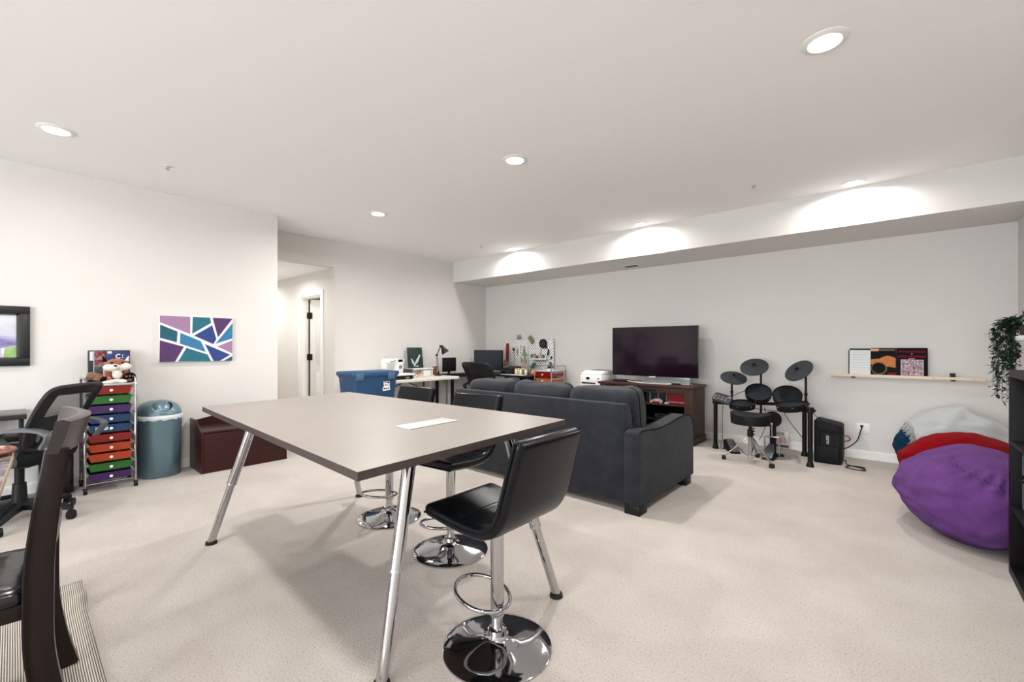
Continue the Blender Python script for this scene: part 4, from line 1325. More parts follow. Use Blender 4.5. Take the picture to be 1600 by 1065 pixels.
bmesh.ops.scale(h_.bm, vec=(0.18, 1, 1), space=Matrix.Translation((-0.007, 0, 0)), verts=h_.bm.verts)
h_.build('pale_hands', mat('pale_hand_paint', rgb(206, 214, 210), 0.6, var=(60, 0.6, 1.1)), t)
org = (-5.9, 4.42, 0.74)
t = thing('desk_riser', 'white shelf riser under the dark green hands painting', 'riser', org)
MB(org).bb(-6.03, -5.78, 4.22, 4.62, 0.85, 0.868, 0.004).build('top', WHITEP, t)
for y in (4.24, 4.585):
    MB(org).bb(-6.02, -5.79, y, y + 0.015, 0.74, 0.85).build('side', WHITEP, t)
o = simple('craft_box', 'white and clear craft box under the riser on the folding table', 'box', None, MB((-5.87, 4.5, 0.74)).bb(-5.95, -5.80, 4.42, 4.57, 0.74, 0.84, 0.006), WHITEP)
o = MB((-5.6, 4.15, 0.74)).bb(-5.66, -5.56, 4.05, 4.23, 0.74, 0.80, 0.003)
simple('tissue_carton', 'small brown and white printed carton at the middle of the folding table', 'carton', None, o, blotch_mat('brown_print_carton', [rgb(228, 220, 212), rgb(168, 112, 84), rgb(236, 232, 226), rgb(60, 50, 46)], 28, 0.6))
o = MB((-5.66, 4.12, 0.80)).box((-5.63, 4.16, 0.825), (0.05, 0.08, 0.05), (0, 0, 0.3), 0.012)
simple('thread_bundle', 'tan bundle of thread lying on the printed carton', 'thread', None, o, blotch_mat('tan_thread', [rgb(196, 150, 120), rgb(110, 74, 56), rgb(220, 190, 166)], 40, 0.9))
t = thing('cutting_plotter', 'low black and white cutting machine right of the blue tote', 'cutting machine', (-5.5, 3.75, 0.74))
MB().bb(-0.1, 0.1, -0.16, 0.17, 0, 0.055, 0.008).build('base', BLACKP, t)
MB().bb(-0.105, 0.105, -0.165, 0.2, 0.056, 0.085, 0.01).build('lid', WHITEP, t)
MB().bb(0.1, 0.104, 0.04, 0.1, 0.012, 0.035).build('button_panel', GREYP, t)
o = MB((-5.9, 4.13, 0.74)).box((-5.9, 4.1, 0.80), (0.2, 0.2, 0.12), None, 0.003)
simple('black_binder', 'dark binder lying under white papers beside the sewing machine', 'binder', None, o, DARKG)
t = thing('copper_tumbler', 'copper tumbler standing between the riser and the black lamp', 'tumbler', (-5.9, 4.73, 0.74))
MB().lathe([(0, 0), (0.03, 0), (0.033, 0.005), (0.036, 0.15), (0.038, 0.152), (0.034, 0.15), (0.03, 0.01), (0, 0.01)], seg=24).build('cup', mat('copper_metal', rgb(170, 96, 66), 0.3, 0.8), t)
MB().lathe([(0.037, 0.15), (0.037, 0.16), (0.0, 0.165)], seg=24).build('lid', WHITEP, t)

lamp = thing('desk_lamp', 'black jointed desk lamp clamped at the end of the folding table', 'lamp', (-5.72, 4.66, 0.74))
MB().lathe([(0, 0), (0.06, 0), (0.06, 0.012), (0.02, 0.02), (0.012, 0.05), (0, 0.05)], seg=28).build('base', BLACKP, lamp)
J0, J1, J2 = Vector((0, 0, 0.05)), Vector((0.02, -0.05, 0.34)), Vector((-0.03, 0.07, 0.49))
ar = MB()
for a_, b_ in ((J0, J1), (J1, J2)):
    for off in (-0.009, 0.009):
        ar.cyl(a_ + Vector((0.0, off, 0.0)), b_ + Vector((0, off, 0)), 0.0042, seg=8)
ar.build('arm', BLACKP, lamp)
jo = MB()
for p in (J0, J1, J2):
    jo.cyl(p - Vector((0.014, 0, 0)), p + Vector((0.014, 0, 0)), 0.016, seg=16)
jo.build('joint', BLACKP, lamp)
dirv = Vector((0.05, 0.055, -0.13)).normalized()
qm = (-dirv).to_track_quat('Z', 'Y').to_matrix()
MB().lathe([(0.0, 0.0), (0.022, 0.0), (0.026, -0.02), (0.03, -0.05), (0.062, -0.13), (0.066, -0.145), (0.062, -0.145), (0.028, -0.055), (0.0, -0.05)], J2 + Vector((0, 0.015, 0.01)), 28, qm).build('lamp_shade', BLACKP, lamp)

# ================================================================== CORNER DESK
org = (-5.3, 5.6, 0)
t = thing('corner_desk', 'black corner desk below the pegboard', 'desk', org)
MB(org).prism([(XF + 0.02, 4.82), (-5.55, 4.82), (-5.55, 5.42), (-5.46, 5.52), (-4.46, 5.52), (-4.46, 6.1), (XF + 0.02, 6.1)], 0.705, 0.74, 'Z', 0.003).build('desktop', BLACKDESK, t)
for x, y in ((-6.0, 4.86), (-5.6, 4.86), (-4.5, 5.56), (-4.5, 6.06), (-6.0, 6.06), (-5.58, 5.5)):
    MB(org).bb(x - 0.02, x + 0.02, y - 0.02, y + 0.02, 0, 0.705).build('leg', BLACKP, t)
MB(org).bb(-5.5, -4.52, 6.05, 6.065, 0.4, 0.68).build('modesty_panel', BLACKDESK, t)

t = thing('monitor', 'large dark monitor on the corner desk behind the black office chair', 'monitor', (-5.56, 5.66, 0.74))
MB().bb(-0.355, 0.355, 0, 0.03, 0.06, 0.415, 0.004).build('casing', BLACKP, t)
MB().bb(-0.345, 0.345, -0.002, 0.0, 0.075, 0.405).build('screen', mat('blue_grey_screen', rgb(30, 38, 46), 0.3), t)
MB().cyl((0, 0.05, 0.01), (0, 0.03, 0.2), 0.02).prism(rrect(0.24, 0.18, 0.04), 0, 0.012, 'Z').build('stand', BLACKP, t)
t = thing('small_monitor', 'small black screen standing next to the desk lamp', 'monitor', (-5.82, 4.98, 0.74), 90)
MB().box((0, 0, 0.17), (0.30, 0.02, 0.24), bev=0.004).build('casing', BLACKG, t)
MB().box((0, -0.011, 0.172), (0.28, 0.002, 0.22)).build('screen', mat('black_screen', rgb(10, 10, 11), 0.25), t)
MB().bb(-0.1, 0.1, -0.06, 0.08, 0, 0.012, 0.003).bb(-0.02, 0.02, 0.0, 0.02, 0.0, 0.08).build('stand', BLACKP, t)
o = MB((-5.66, 4.98, 0.74)).bb(-5.72, -5.58, 4.84, 5.3, 0.74, 0.765, 0.004)
simple('keyboard', 'black keyboard in front of the small black screen', 'keyboard', None, o, BLACKP)
t = thing('laser_printer', 'low black machine on the corner desk right of the monitor', 'printer', (-5.1, 5.78, 0.74))
MB().prism([(-0.16, 0.0), (0.16, 0.0), (0.16, 0.13), (0.1, 0.135), (-0.13, 0.09), (-0.16, 0.07)], -0.10, 0.10, 'X', 0.006).build('body', mat('slate_plastic', rgb(32, 34, 36), 0.5, spec=0.25), t)
MB().bb(-0.085, 0.085, -0.14, -0.05, 0.092, 0.105).build('paper_tray', BLACKP, t)
MB().bb(-0.08, 0.02, -0.163, -0.158, 0.02, 0.05).build('output_slot', BLACKG, t)

# pegboard and what hangs on it
HOLES = bpy.data.materials.new('white_pegboard')
HOLES.use_nodes = True
nt = HOLES.node_tree
bs = nt.nodes['Principled BSDF']; bs.inputs['Roughness'].default_value = 0.5
tc = nt.nodes.new('ShaderNodeTexCoord'); mp = nt.nodes.new('ShaderNodeMapping')
mp.inputs['Rotation'].default_value = (0, R(45), 0); mp.inputs['Scale'].default_value = (27, 0, 27)
vo = nt.nodes.new('ShaderNodeTexVoronoi'); vo.voronoi_dimensions = '3D'; vo.inputs['Randomness'].default_value = 0; vo.inputs['Scale'].default_value = 1
cr = nt.nodes.new('ShaderNodeValToRGB')
cr.color_ramp.interpolation = 'CONSTANT'
cr.color_ramp.elements[0].color = rgb(52, 50, 48); cr.color_ramp.elements[1].position = 0.24; cr.color_ramp.elements[1].color = rgb(244, 243, 240)
nt.links.new(tc.outputs['Object'], mp.inputs[0]); nt.links.new(mp.outputs[0], vo.inputs[0]); nt.links.new(vo.outputs[0], cr.inputs[0]); nt.links.new(cr.outputs[0], bs.inputs['Base Color'])
PY = 6.075
t = thing('pegboard', 'white pegboard full of craft tools standing on the corner desk', 'pegboard', (-4.96, PY, 0.742))
MB().bb(-0.55, -0.005, 0, 0.018, 0, 0.61, 0.004).build('panel', HOLES, t)
MB().bb(0.005, 0.56, 0, 0.018, 0, 0.61, 0.004).build('panel', HOLES, t)
PZ = 0.742
PFY = PY - 0.004


def hang(name, label, cat, x, z, group=None):
    return thing(name, label, cat, (x, PFY, z), 0, group)


def hook(t, z=0.0):
    MB().tube([(0, 0.006, z), (0, -0.02, z), (0, -0.03, z + 0.008)], 0.003, 6).build('hook', STEEL, t)


t = hang('red_cord', 'bundle of red braided cord hanging at the left end of the pegboard', 'cord', -5.43, 1.275); hook(t)
m_ = MB()
for k in range(5):
    m_.tube([(-0.02 + 0.01 * k, -0.018, 0.005), (-0.024 + 0.012 * k, -0.022, -0.15), (-0.02 + 0.01 * k + 0.01 * math.sin(k), -0.02, -0.30 - 0.02 * (k % 3))], 0.009, 8, smooth=4)
m_.build('strands', mat('red_cord', rgb(140, 40, 38), 0.8, var=(60, 0.6, 1.3)), t)
t = hang('beaded_ornament', 'small tan ornament hanging on a string beside the red cord', 'ornament', -5.485, 1.20); hook(t)
MB().tube([(0, -0.02, 0), (0, -0.02, -0.2)], 0.002, 5).build('string', mat('teal_string', rgb(120, 170, 160), 0.8), t)
MB().sph((0, -0.024, -0.235), (0.028, 0.02, 0.03)).sph((0, -0.024, -0.29), (0.036, 0.022, 0.035)).build('beads', blotch_mat('tan_beads', [rgb(40, 34, 30), rgb(186, 140, 90), rgb(220, 196, 160)], 40, 0.7), t)
t = hang('olive_tag', 'tilted olive green tag hanging from the top edge of the pegboard', 'tag', -4.91, 1.35); hook(t)
MB().box((0.04, -0.016, -0.01), (0.075, 0.008, 0.15), (0, R(-35), 0), 0.006).build('tag_body', mat('olive_leather', rgb(128, 124, 76), 0.7), t)
t = hang('glass_ornament', 'small grey wire ornament on the top edge of the pegboard', 'ornament', -5.17, 1.352)
MB().lathe([(0.0, 0), (0.03, 0), (0.045, 0.03), (0.03, 0.06), (0.04, 0.075)], seg=20).build('bowl', mat('smoky_glass', rgb(150, 150, 150), 0.2, alpha=0.6), t)
t = hang('black_disc', 'round black fan hanging at the upper right of the pegboard', 'fan', -4.60, 1.32); hook(t)
MB().cyl((0, -0.018, -0.05), (0, -0.034, -0.05), 0.082, 0.078, seg=32).build('disc', BLACKP, t)
MB().tube([(0.04 * math.cos(a), -0.036, -0.05 + 0.04 * math.sin(a)) for a in [2 * PI * i / 20 for i in range(20)]], 0.0025, 6, True).tube([(0.02, -0.036, -0.035), (-0.02, -0.036, -0.06)], 0.003).build('ring_mark', GREYP, t)
MB().box((0.07, -0.02, -0.11), (0.03, 0.012, 0.05), (0, R(-35), 0), 0.003).build('handle', BLACKP, t)
t = hang('scissors', 'pair of white handled scissors hanging at the centre left of the pegboard', 'scissors', -5.19, 1.20); hook(t)
MB().prism([(-0.012, -0.02), (0.0, -0.15), (0.012, -0.02)], -0.02, -0.014, 'Y').build('blade', STEEL, t)
MB().tube([(-0.02 + 0.022 * math.cos(a), -0.018, 0.0 + 0.026 * math.sin(a)) for a in [2 * PI * i / 16 for i in range(16)]], 0.006, 6, True).tube([(0.024 + 0.022 * math.cos(a), -0.018, 0.0 + 0.026 * math.sin(a)) for a in [2 * PI * i / 16 for i in range(16)]], 0.006, 6, True).build('handle', WHITEP, t)
t = hang('white_ribbon', 'loop of white ribbon hanging beside the scissors', 'ribbon', -5.10, 1.24); hook(t)
MB().tube([(-0.02, -0.02, 0), (-0.035, -0.02, -0.1), (-0.01, -0.02, -0.17), (0.03, -0.02, -0.16), (0.04, -0.02, -0.08), (0.02, -0.02, 0)], 0.012, 8, False, 4).build('loop', WHITEP, t)
t = hang('green_ribbon', 'hank of pale green cloth hanging near the middle of the pegboard', 'ribbon', -5.01, 1.22); hook(t)
MB().tube([(0, -0.022, 0), (-0.02, -0.024, -0.09), (0.02, -0.024, -0.17)], (0.008, 0.022, 0.03, 0.024), 10, False, 4).build('cloth', mat('sage_cloth', rgb(132, 158, 130), 0.9, var=(30, 0.8, 1.2)), t)
t = hang('dark_tassel', 'tall pale wand with a dark red tip hanging left of the scissors', 'wand', -5.28, 1.17); hook(t)
MB().cyl((0, -0.018, -0.02), (0.01, -0.018, -0.36), 0.012).build('stick', mat('speckled_stick', rgb(216, 200, 180), 0.7, var=(50, 0.4, 1.1)), t)
MB().sph((0, -0.02, 0.0), (0.026, 0.018, 0.03)).build('tip', mat('maroon_tip', rgb(70, 28, 28), 0.7), t)
t = hang('tape_roll', 'grey roll of tape hanging at the middle of the pegboard', 'tape', -4.83, 1.07); hook(t)
MB().lathe([(0.022, -0.012), (0.038, -0.012), (0.038, 0.012), (0.022, 0.012), (0.022, -0.012)], (0, -0.025, -0.02), 24, (R(90), 0, 0)).build('roll', GREYP, t)
t = hang('black_pliers', 'black pliers hanging below the round black fan', 'pliers', -4.49, 1.18); hook(t)
MB().tube([(0, -0.018, 0.0), (-0.01, -0.018, -0.05), (-0.02, -0.018, -0.11)], 0.008, 8).tube([(0.004, -0.018, 0.0), (0.012, -0.018, -0.05), (0.0, -0.018, -0.11)], 0.008, 8).build('handle', BLACKP, t)
MB().tube([(0, -0.018, 0.0), (0.008, -0.018, 0.045)], (0.008, 0.004), 8).build('jaw', STEEL, t)
t = hang('utility_hook', 'small black clip hanging at the right edge of the pegboard', 'clip', -4.43, 1.05); hook(t)
MB().box((0.0, -0.018, -0.02), (0.02, 0.012, 0.06), (0, R(30), 0), 0.004).build('clip_body', BLACKP, t)
t = hang('peg_shelf', 'narrow white shelf fixed to the right half of the pegboard', 'shelf', -4.66, 0.995)
MB().bb(-0.17, 0.16, -0.075, -0.001, 0, 0.008, 0.002).bb(-0.17, 0.16, -0.079, -0.073, 0, 0.022, 0.001).build('tray', WHITEP, t)
hk = MB()
for k in range(9):
    x = -0.13 + k * 0.032
    hk.tube([(x, -0.04, 0.0), (x, -0.05, -0.03), (x, -0.055, -0.045)], 0.004, 6)
hk.build('hanging_tool', DARKG, t)
for i, (x, hgt, r_, col, lab) in enumerate(((-4.78, 0.09, 0.022, rgb(196, 160, 132), 'tan thread spool at the left end of the small pegboard shelf'), (-4.71, 0.06, 0.02, rgb(70, 50, 44), 'dark brown thread spool on the small pegboard shelf'),
                                       (-4.65, 0.08, 0.02, rgb(208, 186, 170), 'cream thread spool in the middle of the small pegboard shelf'), (-4.58, 0.075, 0.024, rgb(100, 104, 106), 'grey glass jar on the small pegboard shelf'), (-4.53, 0.06, 0.018, rgb(226, 226, 226), 'white bottle at the right end of the small pegboard shelf'))):
    o = MB((x, PY - 0.045, 1.003)).lathe([(0, 0), (r_, 0), (r_, 0.006), (r_ * 0.8, 0.01), (r_ * 0.8, hgt - 0.01), (r_, hgt - 0.006), (r_, hgt), (0, hgt)], (x, PY - 0.045, 1.003), 18)
    simple('thread_spool' if 'spool' in lab else ('glass_jar' if 'jar' in lab else 'small_bottle'), lab, 'spool' if 'spool' in lab else ('jar' if 'jar' in lab else 'bottle'), None, o, mat('shelf_item', col, 0.6), 'small things on the pegboard shelf')
t = hang('pink_tool', 'small pink and white cutter hanging under the round black fan', 'cutter', -4.66, 1.17); hook(t)
MB().box((0.0, -0.018, -0.04), (0.02, 0.012, 0.09), (0, R(10), 0), 0.004).build('cutter_body', mat('pale_pink', rgb(220, 186, 180), 0.5), t)

# jars and things standing along the desk edge
for i, (x, col, lab) in enumerate(((-4.95, rgb(236, 228, 200), 'pale cream bottle, first in the row of bottles before the pegboard'), (-4.895, rgb(206, 180, 110), 'yellow bottle, second in the row before the pegboard'), (-4.84, rgb(240, 236, 224), 'white bottle, third in the row before the pegboard'),
                              (-4.785, rgb(96, 110, 84), 'green bottle, fourth in the row before the pegboard'), (-4.73, rgb(226, 214, 196), 'ivory bottle at the end of the row before the pegboard'))):
    t = thing('paint_bottle', lab, 'bottle', (x, 5.74, 0.74), 0, 'row of small bottles before the pegboard')
    MB().lathe([(0, 0), (0.024, 0), (0.025, 0.004), (0.025, 0.075), (0.018, 0.085), (0.018, 0.095), (0, 0.095)], seg=18).build('bottle_body', mat('bottle_colour', col, 0.4), t)
    MB().lathe([(0.017, 0.09), (0.017, 0.11), (0.0, 0.112)], seg=18).build('cap', WHITEP if i % 2 else mat('gold_cap', rgb(190, 150, 80), 0.4), t)
t = thing('brush_pot', 'glass pot of tall pale brushes in front of the pegboard', 'brush pot', (-4.94, 5.93, 0.74))
MB().lathe([(0, 0), (0.04, 0), (0.042, 0.1), (0.038, 0.1), (0.036, 0.006), (0, 0.006)], seg=22).build('pot', mat('clear_pot', rgb(196, 190, 170), 0.2), t)
br = MB()
for k in range(9):
    a = 2 * PI * k / 9
    br.cyl((0.015 * math.cos(a), 0.015 * math.sin(a), 0.01), (0.05 * math.cos(a), 0.04 * math.sin(a), 0.2 + 0.03 * (k % 3)), 0.004, seg=6)
br.build('brush_handle', mat('wood_brushes', rgb(190, 166, 130), 0.7), t)
bt = MB()
for k in range(9):
    a = 2 * PI * k / 9
    bt.sph((0.051 * math.cos(a), 0.041 * math.sin(a), 0.215 + 0.03 * (k % 3)), (0.008, 0.008, 0.022), u=8, v=6)
bt.build('bristle_tip', mat('dark_bristles', rgb(84, 66, 50), 0.9), t)
t = thing('green_brush', 'dark green round brush standing beside the orange pumpkin', 'brush', (-4.66, 5.86, 0.74))
MB().lathe([(0, 0), (0.035, 0), (0.035, 0.008), (0.008, 0.012), (0.007, 0.1), (0, 0.1)], seg=18).build('stand', STEEL, t)
MB().sph((0.01, 0, 0.15), (0.055, 0.018, 0.06), (0, R(30), 0)).build('brush_head', mat('dark_green_brush', rgb(24, 70, 64), 0.8), t)
t = thing('grey_shears', 'grey handled shears standing upright beside the dark green brush', 'shears', (-4.76, 5.92, 0.74))
MB().lathe([(0, 0), (0.03, 0), (0.03, 0.07), (0.026, 0.07), (0.026, 0.005), (0, 0.005)], seg=18).build('holder', GREYP, t)
MB().tube([(0.01, 0, 0.02), (0.0, 0, 0.1), (0.02, 0, 0.16)], 0.008).tube([(-0.01, 0, 0.02), (0.0, 0, 0.1), (-0.03, 0, 0.15)], 0.008).build('handle', DARKG, t)
t = thing('orange_pumpkin', 'little orange pumpkin ornament on the edge of the corner desk', 'ornament', (-4.56, 5.74, 0.74))
pk = MB()
for k in range(8):
    a = 2 * PI * k / 8
    pk.sph((0.022 * math.cos(a), 0.022 * math.sin(a), 0.04), (0.026, 0.026, 0.04), u=12, v=10)
pk.build('pumpkin_body', mat('orange_ceramic', rgb(232, 112, 40), 0.35), t)
MB().cyl((0, 0, 0.075), (0.004, 0, 0.098), 0.007, 0.005).build('stem', mat('pale_stem', rgb(220, 190, 150), 0.6), t)
o = MB((-4.93, 5.6, 0.74)).prism([(x - 4.9, y + 5.6) for x, y in rrect(0.5, 0.11, 0.01)], 0.74, 0.744, 'Z', 0.001)
simple('white_ruler', 'white cutting ruler lying along the front edge of the corner desk', 'ruler', None, o, WHITEP)

# second cart
c2 = drawer_cart('short chrome drawer cart beside the corner desk, with a plant on top', (-4.225, 5.75, 0), 0.33, 0.40, ['red', 'amber', 'navy', 'green', 'purple', 'red', 'amber'], 0.098, 0.835, WHITEP, 0, 0.075)
t = thing('succulent', 'small leafy plant in a pale bowl on the short drawer cart', 'potted plant', (-4.23, 5.76, 0.835))
MB().lathe([(0, 0), (0.05, 0), (0.06, 0.03), (0.055, 0.03), (0.045, 0.006), (0, 0.006)], seg=22).build('bowl', WHITEP, t)
lf = MB()
rnd = random.Random(3)


def leaf(mb, p, d, up, L, wd, fold=0.15):
    d = Vector(d).normalized(); s = d.cross(Vector(up)); s = s.normalized() if s.length > 1e-4 else Vector((1, 0, 0)); n = s.cross(d)
    t_ = bmesh.new()
    mid = [t_.verts.new(Vector(p) + d * L * k + n * (-0.12 * L * k * k)) for k in (0, 0.35, 0.7, 1)]
    for sg in (-1, 1):
        e1 = t_.verts.new(Vector(p) + d * L * 0.35 + s * sg * wd * 0.5 + n * fold * wd)
        e2 = t_.verts.new(Vector(p) + d * L * 0.7 + s * sg * wd * 0.38 + n * (fold * wd - 0.06 * L))
        t_.faces.new((mid[0], mid[1], e1) if sg > 0 else (mid[0], e1, mid[1]))
        t_.faces.new((mid[1], mid[2], e2, e1) if sg > 0 else (mid[1], e1, e2, mid[2]))
        t_.faces.new((mid[2], mid[3], e2) if sg > 0 else (mid[2], e2, mid[3]))
    mb._add(t_)


for k in range(46):
    a = rnd.uniform(0, 2 * PI); e = rnd.uniform(0.0, 1.2)
    leaf(lf, (rnd.uniform(-0.04, 0.04), rnd.uniform(-0.03, 0.03), 0.03), (math.cos(a) * math.cos(e), math.sin(a) * math.cos(e), math.sin(e)), (0, 0, 1), rnd.uniform(0.04, 0.085), 0.02)
leaf(lf, (0, 0, 0.07), (-0.2, 0, 1), (0, 1, 0), 0.08, 0.05); leaf(lf, (0, 0, 0.07), (0.35, 0, 1), (0, 1, 0), 0.07, 0.05)
lf.build('leaves', mat('mid_green_leaf', rgb(62, 92, 52), 0.55, var=(40, 0.7, 1.3)), t)

# ================================================================== ELECTRONIC DRUM KIT
RACK = mat('black_rack_tube', rgb(12, 12, 13), 0.45, spec=0.25, bump=(120, 0.08))
PADR = mat('black_pad_rubber', rgb(16, 17, 19), 0.65, spec=0.2, bump=(260, 0.1))
CYMB = mat('dark_grey_cymbal_rubber', rgb(40, 43, 46), 0.6, spec=0.2, var=(10, 0.85, 1.1))
org = (-1.15, 5.6, 0)
kit = thing('electronic_drum_kit', 'black electronic drum kit with three cymbals by the back wall', 'drum kit', org)
for x, y, zt in ((-1.641, 5.578, 0.585), (-0.779, 5.845, 0.61), (-0.665, 5.356, 0.60)):
    l = MB(org).cyl((x, y, 0.02), (x, y, zt), 0.0225, seg=18).lathe([(0.034, 0), (0.034, 0.012), (0.026, 0.045), (0.0225, 0.05)], (x, y, 0), 18)
    lg = l.build('rack_leg', RACK, kit)
    MB(org).cyl((x, y, zt - 0.05), (x, y, zt + 0.005), 0.033, seg=18).sph((x + 0.035, y, zt - 0.025), 0.016).build('clamp', BLACKP, lg)
MB(org).tube([(-1.641, 5.578, 0.55), (-1.45, 5.66, 0.55), (-1.22, 5.78, 0.555), (-1.0, 5.85, 0.56), (-0.779, 5.845, 0.565)], 0.019, 14, smooth=4).build('cross_tube', RACK, kit)
MB(org).cyl((-0.779, 5.845, 0.58), (-0.665, 5.356, 0.575), 0.019, seg=14).build('cross_tube', RACK, kit)


def pad(name, c, r, n, thick, m_face, shell=True):
    c = Vector(c); q_ = Vector(n).normalized().to_track_quat('Z', 'Y').to_matrix()
    m = MB(org)
    m.lathe([(0, -thick), (r * 0.96, -thick), (r * 0.98, -thick * 0.6), (r, -0.006), (r, 0.006), (r * 0.955, 0.007), (r * 0.95, -0.003)], c, 40, q_)
    o = m.build(name, PADR, kit)
    MB(org).lathe([(r * 0.955, -0.004), (r * 0.5, -0.001), (0, 0.0)], c, 40, q_).build('drum_head', m_face, o)
    rg_ = MB(org)
    for k in range(6):
        a = 2 * PI * k / 6 + 0.3
        p = c + q_ @ Vector((r * 1.01 * math.cos(a), r * 1.01 * math.sin(a), -0.012))
        rg_.sph(p, 0.006, u=8, v=6)
    rg_.build('lug', STEEL, o)
    return o


HEAD = mat('charcoal_mesh_head', rgb(24, 28, 31), 0.6, spec=0.2, bump=(400, 0.1))
pad('tom_pad', (-1.20, 5.66, 0.70), 0.137, (0.16, -0.62, 0.78), 0.06, HEAD)
pad('tom_pad', (-0.925, 5.72, 0.68), 0.145, (0.10, -0.66, 0.75), 0.06, HEAD)
pad('snare_pad', (-1.33, 5.50, 0.575), 0.135, (0.02, -0.20, 0.98), 0.05, HEAD)
pad('floor_tom_pad', (-0.855, 5.52, 0.605), 0.145, (-0.10, -0.14, 0.98), 0.06, HEAD)
hl = MB(org)
for a_, b_ in (((-1.2, 5.70, 0.65), (-1.16, 5.80, 0.565)), ((-0.925, 5.76, 0.63), (-0.80, 5.845, 0.60)), ((-1.33, 5.50, 0.53), (-1.42, 5.67, 0.55)), ((-0.855, 5.52, 0.55), (-0.735, 5.66, 0.578)), ((-1.064, 5.70, 0.675), (-1.09, 5.68, 0.68))):
    hl.cyl(a_, b_, 0.011, seg=10)
hl.build('pad_holder', RACK, kit)


def cymbal(c, r, n, pole_to):
    c = Vector(c); q_ = Vector(n).normalized().to_track_quat('Z', 'Y').to_matrix()
    ar_ = MB(org).cyl(pole_to, (pole_to[0], pole_to[1], c.z - 0.05), 0.012, seg=12).cyl((pole_to[0], pole_to[1], c.z - 0.06), c - q_ @ Vector((0, 0, 0.012)), 0.009, seg=10)
    ar_.cyl((pole_to[0], pole_to[1], pole_to[2] + 0.12), (pole_to[0], pole_to[1], pole_to[2] + 0.15), 0.017, seg=12)
    arm = ar_.build('cymbal_arm', RACK, kit)
    cy = MB(org).lathe([(0, 0.016), (0.028, 0.012), (0.036, 0.002), (r * 0.7, -0.006), (r, -0.016), (r, -0.022), (r * 0.6, -0.014), (0, -0.006)], c, 48, q_).build('cymbal', CYMB, kit)
    MB(org).cyl(c + q_ @ Vector((0, 0, 0.012)), c + q_ @ Vector((0, 0, 0.04)), 0.016, 0.012, seg=8).cyl(c + q_ @ Vector((-0.022, 0, 0.03)), c + q_ @ Vector((0.022, 0, 0.03)), 0.006, seg=8).build('wing_nut', BLACKP, cy)


cymbal((-1.455, 5.64, 0.868), 0.143, (0.22, -0.42, 0.86), (-1.48, 5.655, 0.55))
cymbal((-1.245, 5.66, 1.0), 0.147, (0.02, -0.64, 0.78), (-1.20, 5.79, 0.3))
cymbal((-0.815, 5.65, 0.972), 0.147, (-0.42, -0.66, 0.70), (-0.76, 5.80, 0.56))
md = MB(org); md.prism([(x, y) for x, y in rrect(0.20, 0.125, 0.03)], 0, 0.035, 'Z', 0.006)
bmesh.ops.transform(md.bm, matrix=Matrix.Translation((-1.545, 5.50, 0.60)) @ Euler((R(38), R(14), 0)).to_matrix().to_4x4(), verts=md.bm.verts)
md = md.build('control_module', mat('module_grey', rgb(44, 47, 50), 0.5), kit)
bt = MB(org)
for i in range(4):
    for j in range(2):
        bt.box((-0.075 + i * 0.04, -0.03 + j * 0.035, 0.037), (0.02, 0.014, 0.005), None, 0.001)
bt.cyl((0.075, 0.02, 0.035), (0.075, 0.02, 0.045), 0.014)
bmesh.ops.transform(bt.bm, matrix=Matrix.Translation((-1.545, 5.50, 0.60)) @ Euler((R(38), R(14), 0)).to_matrix().to_4x4(), verts=bt.bm.verts)
bt.build('button', mat('module_button_grey', rgb(120, 124, 126), 0.5), md)
for pts in ([(-1.55, 5.55, 0.58), (-1.56, 5.56, 0.35), (-1.57, 5.6, 0.15), (-1.585, 5.60, 0.012), (-1.52, 5.62, 0.008)],
            [(-1.5, 5.56, 0.58), (-1.46, 5.56, 0.47), (-1.36, 5.5, 0.42)],
            [(-0.99, 5.70, 0.60), (-0.93, 5.75, 0.42), (-0.83, 5.80, 0.26), (-0.76, 5.82, 0.16)],
            [(-1.28, 5.72, 0.5), (-1.15, 5.76, 0.49), (-1.0, 5.78, 0.49), (-0.8, 5.8, 0.53)],
            [(-1.5, 5.66, 0.62), (-1.35, 5.70, 0.70), (-1.22, 5.74, 0.715)],
            [(-1.15, 5.72, 0.52), (-1.12, 5.68, 0.36), (-1.16, 5.66, 0.22), (-1.19, 5.65, 0.15)],
            [(-0.66, 5.38, 0.56), (-0.63, 5.5, 0.5), (-0.6, 5.62, 0.45)]):
    MB(org).tube(pts, 0.0035, 6, smooth=5).build('cable', BLACKP, kit)

# kick tower and pedals
org = (-1.09, 5.58, 0)
t = thing('kick_drum_tower', 'black and grey kick drum pad tower behind the drum throne', 'drum pad', org)
MB(org).cyl((-1.05, 5.60, 0.41), (-1.045, 5.63, 0.41), 0.088, seg=32).build('kick_pad', PADR, t)
MB(org).prism([(-1.08, 0.0), (-1.02, 0.0), (-1.02, 0.34), (-1.035, 0.42), (-1.065, 0.42), (-1.08, 0.34)], 5.632, 5.665, 'Y', 0.004).build('tower', PADR, t)
MB(org).bb(-1.16, -0.94, 5.62, 5.64, 0.0, 0.03).bb(-1.11, -0.99, 5.36, 5.66, 0.0, 0.012, 0.002).build('base_plate', BLACKP, t)
MB(org).tube([(-1.125, 5.6, 0.01), (-1.125, 5.6, 0.20), (-1.12, 5.6, 0.215), (-0.985, 5.6, 0.215), (-0.98, 5.6, 0.20), (-0.98, 5.6, 0.01)], 0.009, 8).build('pedal_frame', STEEL, t)
pd = MB(org); pd.prism([(-1.09, 5.36), (-1.01, 5.36), (-1.0, 5.5), (-1.025, 5.6), (-1.075, 5.6), (-1.1, 5.5)], 0, 0.012, 'Z', 0.002)
bmesh.ops.rotate(pd.bm, cent=(-1.05, 5.36, 0), matrix=Matrix.Rotation(R(28), 3, 'X'), verts=pd.bm.verts)
